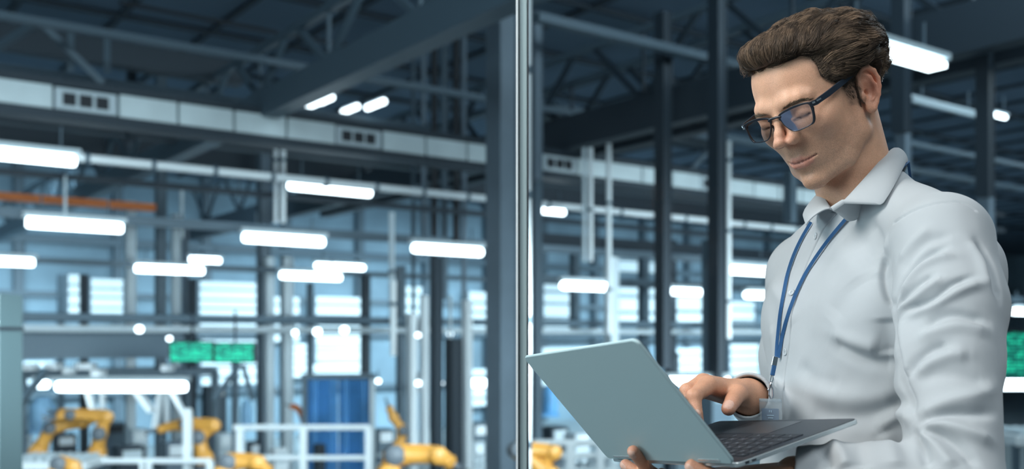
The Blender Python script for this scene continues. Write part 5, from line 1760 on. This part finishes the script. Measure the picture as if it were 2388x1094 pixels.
    slab(S, 0.008, W - 0.008, 0.022, SD - 0.010, 0.0010, 0.0012, 0.002, 'screen', M_SCR, root, 0.0001)
    for xa in (0.022, W - 0.064):
        h = slab(S, xa, xa + 0.042, 0.006, 0.0095, -0.0052, -0.0040, 0.0006, 'hinge_slot', M_EDGE, lid, 0.0002)
        tb = MB(); tb.tube([P(xa + .002, -.001, .002), P(xa + .04, -.001, .002)], .0034, 12); tb.build('hinge', M_DARK, lid, smooth=True)
    for c in root.children:
        c.matrix_parent_inverse = Matrix.Translation(-Vector(root.location))
    return root

# ------------------------------------------------------------------ lanyard and badge
def make_lanyard():
    M_BL = mat('lanyard_blue', (0.030, 0.120, 0.290), rough=0.7, bump=0.3, bscale=900)
    M_CH = mat('clasp_chrome', (0.80, 0.82, 0.84), rough=0.15, metal=1)
    root = empty('lanyard', tuple(px3(1806, 860, 1.40)), label="blue lanyard around the man's neck with a chrome clasp", cat='lanyard')
    def strap(pts, name, wd=0.0050, end=None):
        P2 = resample(pts, len(pts) * 5)
        for _ in range(3): P2[1:-1] = (P2[:-2] + 2 * P2[1:-1] + P2[2:]) / 4
        P3 = []
        for x, y in P2:
            c, n = shirt_hit(x, y)
            P3.append(c + n * 0.0042)
        P3 = np.array(P3)
        if end is not None:
            k = len(P3) // 3
            t = np.linspace(0, 1, k)[:, None]
            P3[-k:] = P3[-k:] * (1 - t ** 1.5) + (P3[-k] * (1 - t) + end * t) * t ** 1.5
        for _ in range(6): P3[1:-1] = (P3[:-2] + 2 * P3[1:-1] + P3[2:]) / 4
        mb = MB(); view = np.array([-0.15, -0.97, 0.05])
        T = np.gradient(P3, axis=0); T /= nrm(T)[:, None]
        sdv = np.cross(T, view); sdv /= nrm(sdv)[:, None]; up = np.cross(sdv, T)
        V = []
        for p, s_, u in zip(P3, sdv, up):
            for a, b in ((-1, -1), (1, -1), (1, 1), (-1, 1)):
                V.append(p + s_ * wd * a * .5 + u * .0008 * b)
        Fc = []
        for i in range(len(P3) - 1):
            for k in range(4):
                k2 = (k + 1) % 4
                Fc.append((i * 4 + k, i * 4 + k2, i * 4 + 4 + k2, i * 4 + 4 + k))
        Fc += [(3, 2, 1, 0), tuple(range(len(V) - 4, len(V)))]
        mb.add(V, Fc)
        return mb.build(name, M_BL, root)
    j = march(1812, 834, shirt_sdf) + np.array([-0.004, -0.016, 0])
    strap([(1897, 520), (1872, 560), (1852, 605), (1838, 650), (1829, 695), (1822, 750), (1816, 800), (1809, 834)], 'strap', end=j + np.array([-.0015, 0, 0]))
    strap([(2003, 479), (1974, 512), (1945, 548), (1912, 595), (1882, 640), (1860, 685), (1845, 722), (1833, 760), (1822, 800), (1814, 834)], 'strap', end=j + np.array([.0015, 0, 0]))
    # behind the neck, under the collar
    mb = MB(); mb.tube([px3(2098, 398, 1.455), px3(2108, 386, 1.478), px3(2118, 378, 1.51), B(0.64, 1.60, 0.24), B(0.57, 1.655, 0.215)], 0.0022, 8); mb.build('strap', M_BL, root)
    Y = march(1797, 945, shirt_sdf)[1] - 0.012
    Y = min(Y, j[1])
    s = Y / 1.4
    def q(px, py): return px3(px, py, Y)
    cr = MB(); cr.bar(q(1809, 832), q(1805, 853), 0.0075 * s, 0.003, up=(0, 1, 0)); cr.build('crimp', M_CH, root, bevel=0.0006)
    st = MB(); st.bar(q(1806, 851), q(1801, 876), 0.0062 * s, 0.0030, up=(0, 1, 0)); st.build('strap_end', M_BL, root, bevel=0.001)
    cl = MB()
    cl.tube([q(1800, 873), q(1797, 884), q(1796, 890), q(1800, 892), q(1803, 884), q(1802, 874)], 0.0008, 8)
    cl.lathe(q(1798, 897), [(0.0012, -.003), (0.0022, -.001), (0.0022, .001), (0.0012, .003)], 12)
    cl.tube([q(1798, 898), q(1794, 908), q(1793, 920), q(1797, 930), q(1801, 931), q(1803, 922), q(1802, 908), q(1799, 899)], 0.0013, 8)
    cl.tube([q(1794, 908), q(1791, 911)], 0.0013, 8)
    cl.build('clasp', M_CH, root, smooth=True)
    for c in root.children:
        c.matrix_parent_inverse = Matrix.Translation(-Vector(root.location))
    # badge
    M_PL, t, p = nt('badge_clear_plastic')
    o_ = t.nodes['Material Output']; tr = t.nodes.new('ShaderNodeBsdfTransparent'); tr.inputs['Color'].default_value = (0.86, 0.90, 0.92, 1)
    p.inputs['Base Color'].default_value = (0.7, 0.78, 0.82, 1); p.inputs['Roughness'].default_value = 0.12
    mx = t.nodes.new('ShaderNodeMixShader'); mx.inputs['Fac'].default_value = 0.22
    t.links.new(tr.outputs[0], mx.inputs[1]); t.links.new(p.outputs[0], mx.inputs[2]); t.links.new(mx.outputs[0], o_.inputs['Surface'])
    br = empty('name_badge', tuple(q(1799, 950)), label='clear plastic badge holder with a blue card hanging from the lanyard clasp', cat='badge')
    c = q(1797, 968); ux = np.array([0.93, -0.36, 0.0]) ; uz = np.array([-0.03, 0, 1.0])
    k = Y / FPX
    def bb(x0, x1, z0, z1, y0, y1, name, m, par, bev=0.0008):
        ctr = c + ux * (x0 + x1) / 2 * k + uz * (z0 + z1) / 2 * k + np.array([-.36, -.93, 0]) * (y0 + y1) / 2 * -1
        M = Matrix(((ux[0], .36, uz[0]), (ux[1], .93, uz[1]), (0, 0, uz[2])))
        mb = MB(); mb.box(ctr, ((x1 - x0) * k, abs(y1 - y0), (z1 - z0) * k), M)
        return mb.build(name, m, par, bevel=bev)
    bb(-25, 26, -50, 38, -0.0012, 0.0012, 'holder', M_PL, br)
    bb(-25, 26, 31, 38, -0.0016, 0.0016, 'holder_rim', M_PL, br)
    card = bb(-20, 19, -46, 15, -0.0006, 0.0006, 'card', mat('badge_card_blue', (0.045, 0.13, 0.24), rough=0.5), br, 0.0004)
    wh = mat('badge_print', (0.35, 0.5, 0.62), rough=0.6)
    for (a, b, z) in ((-3, -1, 10), (1, 3, 10), (-8, 8, -1), (-6, 6, -7), (-14, -4, -16)):
        bb(a, b, z - 1 - 3 * (z == 10), z + 1, -0.0016, -0.0013, 'card_print', wh, card, 0)
    for cc in br.children:
        cc.matrix_parent_inverse = Matrix.Translation(-Vector(br.location))
    return root

man, shirt = make_man()
glasses = make_glasses()
laptop = make_laptop()
lanyard = make_lanyard()
